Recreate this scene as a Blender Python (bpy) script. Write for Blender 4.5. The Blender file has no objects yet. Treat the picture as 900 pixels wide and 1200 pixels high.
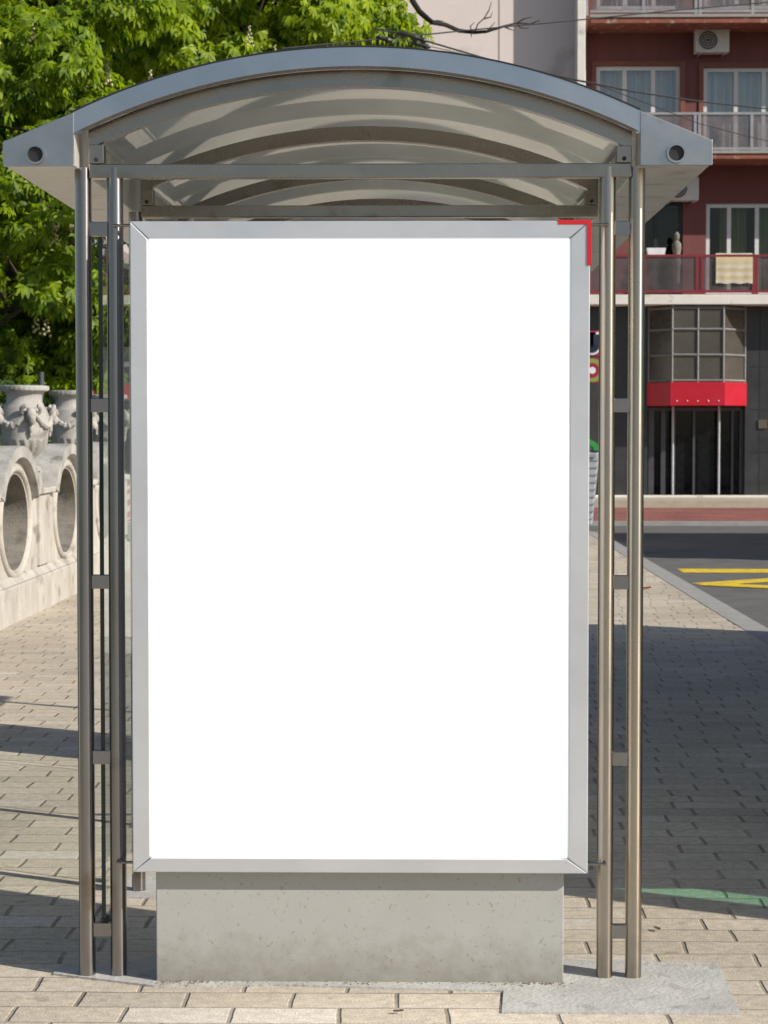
import bpy, bmesh, math, random
import numpy as np
from mathutils import Vector, Matrix
random.seed(7); rng = np.random.default_rng(11)
R = math.radians
scn = bpy.context.scene
COL = scn.collection

# ------------------------------------------------------------------ camera
FPX, CAMY, CAMZ = 2437.0, -5.93, 1.58
PHI = math.atan(98/FPX); THE = math.atan(40/FPX*math.cos(PHI))
cd = bpy.data.cameras.new('camera'); cam = bpy.data.objects.new('camera', cd); COL.objects.link(cam)
cam.location = (0, CAMY, CAMZ); cam.rotation_euler = (math.pi/2-PHI, 0, THE)
cd.sensor_fit = 'HORIZONTAL'; cd.sensor_width = 36; cd.lens = 36*FPX/900
cd.clip_start = .1; cd.clip_end = 5000
cd.dof.use_dof = True; cd.dof.focus_distance = 5.9; cd.dof.aperture_fstop = 20
scn.camera = cam
st, ct, sp, cp = math.sin(THE), math.cos(THE), math.sin(PHI), math.cos(PHI)
def ray(px, py):
    a, b = (px-450)/FPX, (600-py)/FPX
    return Vector((a*ct - st*cp - b*st*sp, a*st + ct*cp + b*ct*sp, -sp + b*cp))
def W(px, py, Y):
    """real place of a thing seen at (px, py) when it stands at distance Y"""
    d = ray(px, py); t = (Y-CAMY)/d.y
    return Vector((d.x*t, Y, CAMZ+d.z*t))
def G(px, py, z=0.0):
    d = ray(px, py); t = (z-CAMZ)/d.z
    return Vector((d.x*t, CAMY+d.y*t, z))
def X(px, Y, py=502): return W(px, py, Y).x
def Z(py, Y, px=490): return W(px, py, Y).z

# ------------------------------------------------------------------ materials
MATS = {}
def nodes_of(name):
    m = bpy.data.materials.new(name); m.use_nodes = True
    nt = m.node_tree; nt.nodes.clear()
    return m, nt, nt.nodes, nt.links
def mat(name, col, rough=.6, metal=0., var=.12, scale=6., detail=6., bump=0., bscale=60., stretch=None,
        spots=0., spot_scale=30., spot_col=(.08,.06,.04), coat=0., spec=.5, hue=None, rvar=.08, aniso=0., grime=0.):
    if name in MATS: return MATS[name]
    m, nt, N, L = nodes_of(name)
    out = N.new('ShaderNodeOutputMaterial'); p = N.new('ShaderNodeBsdfPrincipled')
    L.new(p.outputs[0], out.inputs[0])
    tc = N.new('ShaderNodeTexCoord'); mp = N.new('ShaderNodeMapping')
    L.new(tc.outputs['Object'], mp.inputs[0])
    if stretch: mp.inputs['Scale'].default_value = stretch
    n = N.new('ShaderNodeTexNoise'); n.inputs['Scale'].default_value = scale; n.inputs['Detail'].default_value = detail
    n.inputs['Roughness'].default_value = .65
    L.new(mp.outputs[0], n.inputs['Vector'])
    rp = N.new('ShaderNodeValToRGB'); L.new(n.outputs['Fac'], rp.inputs[0])
    c2 = hue if hue else col
    rp.color_ramp.elements[0].position = .3; rp.color_ramp.elements[1].position = .7
    rp.color_ramp.elements[0].color = (*[c*(1-var) for c in col], 1)
    rp.color_ramp.elements[1].color = (*[min(1, c*(1+var)) for c in c2], 1)
    last = rp.outputs[0]
    if spots > 0:
        n2 = N.new('ShaderNodeTexNoise'); n2.inputs['Scale'].default_value = spot_scale; n2.inputs['Detail'].default_value = 4
        L.new(tc.outputs['Object'], n2.inputs['Vector'])
        r2 = N.new('ShaderNodeMapRange'); r2.inputs['From Min'].default_value = .62-.1*spots; r2.inputs['From Max'].default_value = .72
        L.new(n2.outputs['Fac'], r2.inputs['Value'])
        mx = N.new('ShaderNodeMix'); mx.data_type = 'RGBA'
        L.new(r2.outputs[0], mx.inputs['Factor']); L.new(last, mx.inputs['A']); mx.inputs['B'].default_value = (*spot_col, 1)
        last = mx.outputs['Result']
    L.new(last, p.inputs['Base Color'])
    p.inputs['Metallic'].default_value = metal; p.inputs['Specular IOR Level'].default_value = spec
    rr = N.new('ShaderNodeMapRange'); L.new(n.outputs['Fac'], rr.inputs['Value'])
    rr.inputs['From Min'].default_value = .3; rr.inputs['From Max'].default_value = .7
    rr.inputs['To Min'].default_value = max(.02, rough-rvar); rr.inputs['To Max'].default_value = min(1, rough+rvar)
    L.new(rr.outputs[0], p.inputs['Roughness'])
    if coat: p.inputs['Coat Weight'].default_value = coat
    if aniso:
        p.inputs['Anisotropic'].default_value = aniso
        tv = N.new('ShaderNodeCombineXYZ'); tv.inputs[2].default_value = 1; L.new(tv.outputs[0], p.inputs['Tangent'])
    if grime:   # splashed dirt round the foot, with a ragged edge
        sz = N.new('ShaderNodeSeparateXYZ'); L.new(tc.outputs['Object'], sz.inputs[0])
        ng = N.new('ShaderNodeTexNoise'); ng.inputs['Scale'].default_value = 16; ng.inputs['Detail'].default_value = 9; ng.inputs['Roughness'].default_value=.75; L.new(tc.outputs['Object'], ng.inputs['Vector'])
        gz = N.new('ShaderNodeMath'); gz.operation='MULTIPLY_ADD'; L.new(ng.outputs['Fac'], gz.inputs[0]); gz.inputs[1].default_value=-.34; L.new(sz.outputs['Z'], gz.inputs[2])
        gr = N.new('ShaderNodeMapRange'); L.new(gz.outputs[0], gr.inputs['Value']); gr.inputs['From Min'].default_value=-.02; gr.inputs['From Max'].default_value=-.26; gr.inputs['To Min'].default_value=0; gr.inputs['To Max'].default_value=grime
        mg = N.new('ShaderNodeMix'); mg.data_type='RGBA'; L.new(gr.outputs[0], mg.inputs['Factor']); L.new(last, mg.inputs['A']); mg.inputs['B'].default_value=(.17,.14,.10,1)
        L.new(mg.outputs['Result'], p.inputs['Base Color'])
    if bump:
        nb = N.new('ShaderNodeTexNoise'); nb.inputs['Scale'].default_value = bscale; nb.inputs['Detail'].default_value = 8
        L.new(mp.outputs[0], nb.inputs['Vector'])
        b = N.new('ShaderNodeBump'); b.inputs['Strength'].default_value = bump; b.inputs['Distance'].default_value = .01
        L.new(nb.outputs['Fac'], b.inputs['Height']); L.new(b.outputs[0], p.inputs['Normal'])
    MATS[name] = m
    return m
def fresnel(N,L,ior):
    # same reflectance from both faces of a thin sheet
    fr=N.new('ShaderNodeFresnel'); ge=N.new('ShaderNodeNewGeometry'); mr=N.new('ShaderNodeMapRange')
    mr.inputs['To Min'].default_value=ior; mr.inputs['To Max'].default_value=1/ior
    L.new(ge.outputs['Backfacing'],mr.inputs['Value']); L.new(mr.outputs[0],fr.inputs[0])
    return fr
def glass(name, tint=(.85,.95,.9), rough=.02, ior=1.5, dirt=0., dirt_col=(.5,.48,.42)):
    if name in MATS: return MATS[name]
    m, nt, N, L = nodes_of(name)
    out = N.new('ShaderNodeOutputMaterial'); mix = N.new('ShaderNodeMixShader')
    t = N.new('ShaderNodeBsdfTransparent'); t.inputs[0].default_value = (*tint, 1)
    g = N.new('ShaderNodeBsdfGlossy'); g.inputs['Roughness'].default_value = rough; g.inputs[0].default_value = (.95,.97,.95,1)
    fr = fresnel(N,L,ior)
    L.new(fr.outputs[0], mix.inputs[0]); L.new(t.outputs[0], mix.inputs[1]); L.new(g.outputs[0], mix.inputs[2])
    last = mix.outputs[0]
    if dirt:
        d = N.new('ShaderNodeBsdfDiffuse'); d.inputs[0].default_value = (*dirt_col, 1)
        tc = N.new('ShaderNodeTexCoord'); n = N.new('ShaderNodeTexNoise'); n.inputs['Scale'].default_value = 3; n.inputs['Detail'].default_value = 8
        L.new(tc.outputs['Object'], n.inputs['Vector'])
        mr = N.new('ShaderNodeMapRange'); mr.inputs['From Min'].default_value=.3; mr.inputs['From Max'].default_value=.8
        mr.inputs['To Min'].default_value = dirt*.4; mr.inputs['To Max'].default_value = dirt*1.6
        L.new(n.outputs['Fac'], mr.inputs['Value'])
        m2 = N.new('ShaderNodeMixShader'); L.new(mr.outputs[0], m2.inputs[0]); L.new(last, m2.inputs[1]); L.new(d.outputs[0], m2.inputs[2])
        last = m2.outputs[0]
    L.new(last, out.inputs[0])
    MATS[name] = m
    return m
def roof_sheet_mat():
    m, nt, N, L = nodes_of('opal_polycarbonate')
    out = N.new('ShaderNodeOutputMaterial')
    tr = N.new('ShaderNodeBsdfTranslucent'); di = N.new('ShaderNodeBsdfDiffuse'); tp = N.new('ShaderNodeBsdfTransparent')
    gl = N.new('ShaderNodeBsdfGlossy'); gl.inputs['Roughness'].default_value = .03
    tc = N.new('ShaderNodeTexCoord'); n = N.new('ShaderNodeTexNoise'); n.inputs['Scale'].default_value = 2.2; n.inputs['Detail'].default_value = 9
    mp = N.new('ShaderNodeMapping'); mp.inputs['Scale'].default_value = (1, .35, 1)
    L.new(tc.outputs['Object'], mp.inputs[0]); L.new(mp.outputs[0], n.inputs['Vector'])
    rp = N.new('ShaderNodeValToRGB'); L.new(n.outputs['Fac'], rp.inputs[0])
    rp.color_ramp.elements[0].position=.3; rp.color_ramp.elements[1].position=.75
    rp.color_ramp.elements[0].color=(.55,.555,.515,1); rp.color_ramp.elements[1].color=(.72,.71,.665,1)
    L.new(rp.outputs[0], tr.inputs[0]); L.new(rp.outputs[0], di.inputs[0]); tp.inputs[0].default_value=(.45,.46,.42,1)
    a = N.new('ShaderNodeMixShader'); a.inputs[0].default_value=.22; L.new(tr.outputs[0], a.inputs[1]); L.new(di.outputs[0], a.inputs[2])
    b = N.new('ShaderNodeMixShader'); b.inputs[0].default_value=.10; L.new(a.outputs[0], b.inputs[1]); L.new(tp.outputs[0], b.inputs[2])
    c = N.new('ShaderNodeMixShader'); fr = fresnel(N,L,2.3)
    L.new(fr.outputs[0], c.inputs[0]); L.new(b.outputs[0], c.inputs[1]); L.new(gl.outputs[0], c.inputs[2])
    L.new(c.outputs[0], out.inputs[0])
    return m
def paver_mat(name, c1, c2, mortar, bw, bh, jx=.011, jy=.006, speck=.25, along=.75, across=.35, tint=(1,1,1)):
    m, nt, N, L = nodes_of(name)
    def math_(op,a,b=None,c=None):
        n=N.new('ShaderNodeMath'); n.operation=op
        for k,v in enumerate((a,b,c)):
            if v is None: continue
            if isinstance(v,(int,float)): n.inputs[k].default_value=v
            else: L.new(v,n.inputs[k])
        return n.outputs[0]
    def rng_(v,a,b,c,d):
        n=N.new('ShaderNodeMapRange'); n.interpolation_type='SMOOTHSTEP'
        for k,q in zip(('From Min','From Max','To Min','To Max'),(a,b,c,d)): n.inputs[k].default_value=q
        L.new(v,n.inputs['Value']); return n.outputs[0]
    def noise(scale,det=5,vec=None):
        n=N.new('ShaderNodeTexNoise'); n.inputs['Scale'].default_value=scale; n.inputs['Detail'].default_value=det
        L.new(vec or tc.outputs['Object'],n.inputs['Vector']); return n
    out=N.new('ShaderNodeOutputMaterial'); p=N.new('ShaderNodeBsdfPrincipled'); L.new(p.outputs[0],out.inputs[0])
    tc=N.new('ShaderNodeTexCoord')
    nw=noise(1.7,3); nf=noise(16,3)
    ad=N.new('ShaderNodeVectorMath'); ad.operation='MULTIPLY_ADD'; ad.inputs[1].default_value=(.045,.03,0); L.new(nw.outputs['Color'],ad.inputs[0]); L.new(tc.outputs['Object'],ad.inputs[2])
    ae=N.new('ShaderNodeVectorMath'); ae.operation='MULTIPLY_ADD'; ae.inputs[1].default_value=(.006,.005,0); L.new(nf.outputs['Color'],ae.inputs[0]); L.new(ad.outputs[0],ae.inputs[2])
    sx=N.new('ShaderNodeSeparateXYZ'); L.new(ae.outputs[0],sx.inputs[0])
    yr=math_('DIVIDE',sx.outputs['Y'],bh); row=math_('FLOOR',yr); fy=math_('SUBTRACT',yr,row)
    wn=N.new('ShaderNodeTexWhiteNoise'); wn.noise_dimensions='1D'; L.new(row,wn.inputs['W'])
    off=math_('MULTIPLY_ADD',wn.outputs['Value'],.28,math_('MULTIPLY',row,.46))
    xr=math_('ADD',math_('DIVIDE',sx.outputs['X'],bw),off); colm=math_('FLOOR',xr); fx=math_('SUBTRACT',xr,colm)
    cb=N.new('ShaderNodeCombineXYZ'); L.new(colm,cb.inputs[0]); L.new(row,cb.inputs[1])
    wb=N.new('ShaderNodeTexWhiteNoise'); wb.noise_dimensions='3D'; L.new(cb.outputs[0],wb.inputs['Vector'])
    dx=math_('MULTIPLY',math_('MINIMUM',fx,math_('SUBTRACT',1,fx)),bw); dy=math_('MULTIPLY',math_('MINIMUM',fy,math_('SUBTRACT',1,fy)),bh)
    mxj=rng_(dx,jx*.35,jx,1,0); myj=rng_(dy,jy*.3,jy,1,0)
    nj=noise(2.5,6); js=rng_(nj.outputs['Fac'],.35,.65,.55,1.1)
    a1=math_('MULTIPLY',mxj,along); a2=math_('MULTIPLY',myj,across); jm=math_('MULTIPLY',math_('MAXIMUM',a1,a2),js)
    bc=N.new('ShaderNodeMix'); bc.data_type='RGBA'; L.new(wb.outputs['Value'],bc.inputs['Factor']); bc.inputs['A'].default_value=(*c1,1); bc.inputs['B'].default_value=(*c2,1)
    odd=rng_(wb.outputs['Value'],.93,.95,0,.6); bo=N.new('ShaderNodeMix'); bo.data_type='RGBA'; L.new(odd,bo.inputs['Factor']); L.new(bc.outputs['Result'],bo.inputs['A']); bo.inputs['B'].default_value=(c1[0]*1.12,c1[1]*1.17,c1[2]*1.28,1)
    odd2=rng_(wb.outputs['Value'],.05,.07,.5,0); bp_=N.new('ShaderNodeMix'); bp_.data_type='RGBA'; L.new(odd2,bp_.inputs['Factor']); L.new(bo.outputs['Result'],bp_.inputs['A']); bp_.inputs['B'].default_value=(c2[0]*.72,c2[1]*.74,c2[2]*.78,1)
    bc=bp_
    n1=noise(.55,7); n2=noise(170,4); n2b=noise(28,5)
    k1=rng_(n1.outputs['Fac'],.3,.7,.84,1.12); k2=rng_(n2.outputs['Fac'],.3,.7,1-speck,1+speck); k3=rng_(n2b.outputs['Fac'],.3,.7,.88,1.1)
    mu=math_('MULTIPLY',math_('MULTIPLY',k1,k2),k3)
    vm=N.new('ShaderNodeVectorMath'); vm.operation='SCALE'; L.new(bc.outputs['Result'],vm.inputs[0]); L.new(mu,vm.inputs['Scale'])
    n3=noise(11,5); st_=rng_(n3.outputs['Fac'],.64,.74,0,.5)
    mx=N.new('ShaderNodeMix'); mx.data_type='RGBA'; L.new(st_,mx.inputs['Factor']); L.new(vm.outputs[0],mx.inputs['A']); mx.inputs['B'].default_value=(.17,.14,.11,1)
    m2=N.new('ShaderNodeMix'); m2.data_type='RGBA'; L.new(jm,m2.inputs['Factor']); L.new(mx.outputs['Result'],m2.inputs['A']); m2.inputs['B'].default_value=(*mortar,1)
    L.new(m2.outputs['Result'],p.inputs['Base Color'])
    p.inputs['Roughness'].default_value=.88; p.inputs['Specular IOR Level'].default_value=.25
    jh=math_('MAXIMUM',mxj,math_('MULTIPLY',myj,.8))
    h=math_('MULTIPLY_ADD',n2.outputs['Fac'],.22,math_('SUBTRACT',1,jh)); h=math_('MULTIPLY_ADD',n2b.outputs['Fac'],.25,h); h=math_('MULTIPLY_ADD',wb.outputs['Value'],.15,h)
    b=N.new('ShaderNodeBump'); b.inputs['Strength'].default_value=.75; b.inputs['Distance'].default_value=.008
    L.new(h,b.inputs['Height']); L.new(b.outputs[0],p.inputs['Normal'])
    MATS[name]=m
    return m
def leaf_mat(name, dark, light, trans=.45):
    m, nt, N, L = nodes_of(name)
    out = N.new('ShaderNodeOutputMaterial')
    tc = N.new('ShaderNodeTexCoord'); n = N.new('ShaderNodeTexNoise'); n.inputs['Scale'].default_value=4.5; n.inputs['Detail'].default_value=5
    L.new(tc.outputs['Object'], n.inputs['Vector'])
    rp = N.new('ShaderNodeValToRGB'); L.new(n.outputs['Fac'], rp.inputs[0])
    rp.color_ramp.elements[0].position=.35; rp.color_ramp.elements[1].position=.65
    rp.color_ramp.elements[0].color=(*dark,1); rp.color_ramp.elements[1].color=(*light,1)
    d = N.new('ShaderNodeBsdfPrincipled'); d.inputs['Roughness'].default_value=.5; d.inputs['Specular IOR Level'].default_value=.3
    L.new(rp.outputs[0], d.inputs['Base Color'])
    t = N.new('ShaderNodeBsdfTranslucent')
    tb = N.new('ShaderNodeMix'); tb.data_type='RGBA'; tb.blend_type='MULTIPLY'; tb.inputs['Factor'].default_value=1; L.new(rp.outputs[0], tb.inputs['A']); tb.inputs['B'].default_value=(1.7,1.6,.5,1)
    L.new(tb.outputs['Result'], t.inputs[0])
    mx = N.new('ShaderNodeMixShader'); mx.inputs[0].default_value=trans; L.new(d.outputs[0], mx.inputs[1]); L.new(t.outputs[0], mx.inputs[2])
    L.new(mx.outputs[0], out.inputs[0]); MATS[name]=m
    return m

steel   = mat('stainless_steel', (.31,.297,.297), .23, 1, .10, 3, stretch=(2,2,.6), bump=.01, bscale=30, rvar=.04, aniso=.85, spots=.1, spot_scale=6, spot_col=(.24,.21,.18))
steel_r = mat('reflection_tint_steel', (.44,.42,.40), .25, 1, .10, 2.2, stretch=(6,6,.9), bump=.01, bscale=30, rvar=.05, aniso=.85, hue=(.45,.385,.295), grime=.5)  # golden hue paints in the pavement's reflection; grime is dirt at the foot
steel_w = mat('weathered_steel', (.32,.285,.25), .26, 1, .14, 4, spots=.1, spot_scale=9, spot_col=(.24,.21,.17))
alu     = mat('brushed_aluminium', (.49,.495,.525), .26, 1, .16, 2.0)
galv    = mat('dull_galvanised_plate', (.44,.445,.455), .33, 1, .16, 3.5, spots=.2, spot_scale=7, spot_col=(.33,.33,.33))
gutterm = mat('gutter_steel', (.74,.71,.66), .40, .45, .14, 5, spots=.3, spot_scale=9, spot_col=(.5,.46,.4))
silver  = mat('silver_painted_frame', (.60,.615,.65), .36, .5, .09, 1.8)
silver_t= silver
rubber  = mat('black_rubber', (.015,.016,.018), .6)
red_tape= mat('red_tape', (.55,.012,.02), .45, var=.06)
base_m  = mat('grey_painted_plinth', (.385,.383,.362), .6, 0, .06, 3, bump=.04, bscale=25, spots=.02, spot_scale=95, spot_col=(.29,.27,.225), grime=.8)
concrete= mat('grey_cement', (.44,.43,.405), .9, 0, .16, 4, bump=.5, bscale=70, spots=.35, spot_scale=12, spot_col=(.31,.30,.275))
pavers  = paver_mat('beige_pavers', (.54,.475,.385), (.46,.40,.315), (.13,.11,.085), .295, .150, jx=.009, speck=.24, along=.68, across=.4)
redpav  = paver_mat('red_pavers', (.27,.115,.095), (.23,.095,.08), (.12,.07,.06), .7, .5, .02, .02)
asphalt = mat('asphalt', (.115,.113,.112), .9, 0, .2, 3, bump=.5, bscale=120, spots=.5, spot_scale=.9, spot_col=(.075,.073,.072))
kerb_m  = mat('kerb_stone', (.30,.295,.285), .85, 0, .15, 6, bump=.3)
yellow  = mat('yellow_road_paint', (.72,.50,.02), .7, 0, .15, 8, spots=.8, spot_scale=9, spot_col=(.26,.2,.07))
soil    = mat('dry_soil', (.10,.085,.05), .95, 0, .3, .8, bump=.4, hue=(.07,.10,.03))
stone   = mat('pale_limestone', (.45,.42,.375), .85, 0, .2, 3.5, stretch=(1,1,.6), bump=.35, bscale=40, spots=.3, spot_scale=5, spot_col=(.24,.215,.18))
stone_g = mat('grey_limestone', (.37,.355,.33), .85, 0, .28, 5, bump=.4, bscale=50, spots=.6, spot_scale=6, spot_col=(.17,.16,.14))
reveal_m= mat('shade_toned_stone', (.21,.19,.16), .9, 0, .25, 6, bump=.5, spots=.6, spot_scale=5, spot_col=(.10,.09,.07))  # darkened to put the openings' shade into the stone colour; reused on the statuette
bark    = mat('dark_bark', (.05,.04,.03), .95, 0, .3, 8, bump=.6)
leaf_a  = leaf_mat('chestnut_leaves', (.06,.125,.008), (.28,.385,.013))
leaf_b  = leaf_mat('fresh_leaves', (.08,.155,.008), (.35,.45,.015))
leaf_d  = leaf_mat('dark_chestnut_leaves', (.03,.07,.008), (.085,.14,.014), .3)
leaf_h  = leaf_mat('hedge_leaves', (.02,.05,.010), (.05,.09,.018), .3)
petal   = mat('cream_blossom', (.50,.45,.26), .8)
redwall = mat('red_render', (.168,.057,.054), .85, 0, .2, 1.5, stretch=(1.6,1.6,.35), bump=.2, bscale=30, spots=.15, spot_scale=2, spot_col=(.16,.06,.05))
redslab = mat('worn_red_edge', (.25,.085,.055), .85, 0, .25, 4, spots=.4, spot_scale=6, spot_col=(.42,.34,.28))
beige   = mat('pinkish_render', (.70,.62,.585), .9, 0, .05, .6, bump=.1, bscale=20, spots=.1, spot_scale=1.2, spot_col=(.5,.44,.4))
whitep  = mat('white_paint', (.70,.68,.63), .7, 0, .08, 3, spots=.2, spot_scale=4, spot_col=(.45,.4,.34))
granite = mat('dark_granite', (.032,.034,.037), .35, 0, .3, 2, detail=10, spots=.3, spot_scale=40, spot_col=(.09,.09,.09))
winframe= mat('white_window_frame', (.62,.62,.62), .5, 0, .05)
railgrey= mat('grey_rail_metal', (.33,.33,.34), .45, .3, .08)
railred = mat('dark_red_rail', (.20,.02,.03), .5, 0, .1)
darkroom= mat('dark_interior', (.025,.023,.022), .9)
curtain = mat('pale_net_curtain', (.52,.53,.54), .9, 0, .25, 3, stretch=(12,12,.4))
curtaing= mat('olive_curtain', (.13,.15,.07), .9, 0, .35, 3, stretch=(14,14,.4))
blockg  = mat('brown_glass_pane', (.075,.068,.055), .25, 0, .25, 1.5, spots=.2, spot_scale=3, spot_col=(.07,.065,.055))
redsign = mat('red_sign_board', (.46,.004,.012), .45, 0, .06, 2, hue=(.44,.004,.028))
blackgl = mat('black_door_glass', (.007,.008,.010), .08, 0, .3, spec=.3)
magenta = mat('magenta_sign', (.42,.02,.10), .4)
crimson = mat('crimson_sign', (.30,.015,.05), .4)
navy    = mat('navy_sign_paint', (.02,.025,.05), .4)
whitesg = mat('white_sign_paint', (.75,.75,.75), .5)
limesg  = mat('olive_sign_paint', (.25,.30,.06), .5)
acm     = mat('air_conditioner_white', (.58,.58,.55), .5, 0, .08)
blackp  = mat('black_plastic', (.02,.02,.021), .5)
binm    = mat('galvanised_bin', (.42,.45,.48), .45, .4, .1)
green   = mat('green_plastic_lid', (.03,.26,.06), .4)
barrier_r = mat('red_barrier_stripe', (.60,.03,.02), .5); barrier_w = mat('white_barrier_stripe', (.75,.74,.72), .5)
buswhite= mat('bus_white_paint', (.62,.63,.63), .25, 0, .04, 2, coat=.6)
busred  = mat('bus_red_paint', (.40,.03,.03), .25, 0, .05, 2, coat=.6)
pane    = glass('window_glass', (.72,.76,.78), .03, 2.1)
pane_d  = glass('clear_window_glass', (.75,.8,.78), .03, 1.45)
railgd  = glass('smoky_rail_glass', (.42,.40,.42), .05, 1.6, dirt=.45, dirt_col=(.15,.12,.13))
railgl  = glass('rail_glass', (.55,.54,.55), .05, 1.6, dirt=.55, dirt_col=(.22,.185,.19))
tint    = glass('green_tinted_glass', (.52,.84,.70), .02, 1.45)
shglass = glass('shelter_glass', (.90,.945,.92), .01, 1.5, dirt=.04)
gedge   = mat('glass_edge', (.012,.03,.03), .15)
terrac  = mat('shadow_house_render', (.48,.42,.33), .9, 0, .08, 1)
tile    = mat('roof_tiles', (.22,.09,.06), .9, 0, .25, 6)
asphalt_lid = mat('bench_wood', (.22,.14,.08), .6, 0, .25, 6, stretch=(1,12,12))
def poster_mat():
    m, nt, N, L = nodes_of('backlit_white_poster'); p = N.new('ShaderNodeBsdfPrincipled'); o = N.new('ShaderNodeOutputMaterial')
    L.new(p.outputs[0], o.inputs[0]); p.inputs['Base Color'].default_value=(.85,.85,.85,1); p.inputs['Roughness'].default_value=.35
    p.inputs['Emission Color'].default_value=(1,1,1,1); p.inputs['Emission Strength'].default_value=.75
    return m
poster_m = poster_mat()
roofm = roof_sheet_mat()

# ------------------------------------------------------------------ mesh helper
class MB:
    def __init__(s): s.v=[]; s.f=[]; s.mi=[]; s.cur=0
    def add(s, vs, fs):
        o=len(s.v); s.v += [tuple(v) for v in vs]
        for f in fs: s.f.append([i+o for i in f]); s.mi.append(s.cur)
        return s
    def box(s, x0,x1,y0,y1,z0,z1):
        v=[(x0,y0,z0),(x1,y0,z0),(x1,y1,z0),(x0,y1,z0),(x0,y0,z1),(x1,y0,z1),(x1,y1,z1),(x0,y1,z1)]
        return s.add(v,[(0,3,2,1),(4,5,6,7),(0,1,5,4),(1,2,6,5),(2,3,7,6),(3,0,4,7)])
    def prism(s, pts, axis, a, b):
        """polygon pts (2-D) extruded from a to b along axis"""
        n=len(pts)
        def P(u,w,t): return {'y':(u,t,w),'x':(t,u,w),'z':(u,w,t)}[axis]
        v=[P(u,w,a) for u,w in pts]+[P(u,w,b) for u,w in pts]
        f=[tuple(range(n))[::-1], tuple(range(n,2*n))]+[(i,(i+1)%n,n+(i+1)%n,n+i) for i in range(n)]
        return s.add(v,f)
    def tube(s, pts, r, seg=12, cap=True):
        pts=[Vector(p) for p in pts]; n=len(pts)
        rs=r if hasattr(r,'__len__') else [r]*n
        o=len(s.v); ref=None
        for i,p in enumerate(pts):
            d=(pts[min(i+1,n-1)]-pts[max(i-1,0)]).normalized()
            if ref is None: ref=Vector((0,0,1)) if abs(d.z)<.9 else Vector((1,0,0))
            u=d.cross(ref).normalized(); w=u.cross(d).normalized(); ref=w
            for k in range(seg):
                a=2*math.pi*k/seg; s.v.append(tuple(p+(u*math.cos(a)+w*math.sin(a))*rs[i]))
        for i in range(n-1):
            for k in range(seg):
                a,b=o+i*seg+k,o+i*seg+(k+1)%seg
                s.f.append([a,b,b+seg,a+seg]); s.mi.append(s.cur)
        if cap:
            s.f.append([o+k for k in range(seg)][::-1]); s.mi.append(s.cur)
            s.f.append([o+(n-1)*seg+k for k in range(seg)]); s.mi.append(s.cur)
        return s
    def lathe(s, prof, c=(0,0,0), seg=40, flute=None):
        o=len(s.v); n=len(prof)
        for i,(r,z) in enumerate(prof):
            for k in range(seg):
                a=2*math.pi*k/seg; rr=r
                if flute: rr=r*flute(i,a)
                s.v.append((c[0]+rr*math.cos(a),c[1]+rr*math.sin(a),c[2]+z))
        for i in range(n-1):
            for k in range(seg):
                a,b=o+i*seg+k,o+i*seg+(k+1)%seg
                s.f.append([a,b,b+seg,a+seg]); s.mi.append(s.cur)
        s.f.append([o+k for k in range(seg)][::-1]); s.mi.append(s.cur)
        s.f.append([o+(n-1)*seg+k for k in range(seg)]); s.mi.append(s.cur)
        return s
    def blob(s, c, r, seg=12, rings=8):
        rx,ry,rz = r if hasattr(r,'__len__') else (r,r,r)
        prof=[]; o=len(s.v)
        for i in range(rings+1):
            t=math.pi*i/rings; z=-math.cos(t); q=max(math.sin(t),.02)
            for k in range(seg):
                a=2*math.pi*k/seg; s.v.append((c[0]+rx*q*math.cos(a),c[1]+ry*q*math.sin(a),c[2]+rz*z))
        for i in range(rings):
            for k in range(seg):
                a,b=o+i*seg+k,o+i*seg+(k+1)%seg
                s.f.append([a,b,b+seg,a+seg]); s.mi.append(s.cur)
        s.f.append([o+k for k in range(seg)][::-1]); s.mi.append(s.cur)
        s.f.append([o+rings*seg+k for k in range(seg)]); s.mi.append(s.cur)
        return s
    def build(s, name, m, parent=None, loc=None, bevel=0, smooth=False, **kw):
        me=bpy.data.meshes.new(name); me.from_pydata(s.v,[],s.f)
        ms=m if isinstance(m,(list,tuple)) else [m]
        for q in ms: me.materials.append(q)
        if len(ms)>1: me.polygons.foreach_set('material_index', s.mi)
        bm=bmesh.new(); bm.from_mesh(me); bmesh.ops.recalc_face_normals(bm, faces=bm.faces); bm.to_mesh(me); bm.free()
        if smooth:
            me.polygons.foreach_set('use_smooth',[True]*len(me.polygons))
            try: me.set_sharp_from_angle(angle=R(38))
            except Exception: pass
        o=bpy.data.objects.new(name, me); COL.objects.link(o)
        if parent:
            o.parent=parent; root=parent
            off=Vector((0,0,0)); q=parent
            while q: off+=q.location; q=q.parent
            o.location=-off if loc is None else loc   # parts are drawn in world coordinates
        elif loc is not None: o.location=loc
        if bevel:
            b=o.modifiers.new('bevel','BEVEL'); b.width=bevel; b.segments=2; b.limit_method='ANGLE'; b.angle_limit=R(40)
        for k,v in kw.items(): o[k]=v
        return o
def thing(name, label, cat, loc=(0,0,0), group=None):
    o=bpy.data.objects.new(name,None); COL.objects.link(o); o.location=loc; o.empty_display_size=.2
    o['label']=label; o['category']=cat
    if group: o['group']=group
    return o
def tag(o,label,cat,group=None):
    o['label']=label; o['category']=cat
    if group: o['group']=group
    return o
def copy_tree(o, parent=None):
    c=o.copy(); COL.objects.link(c)
    if parent: c.parent=parent
    for ch in list(o.children): copy_tree(ch,c)
    return c
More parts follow.
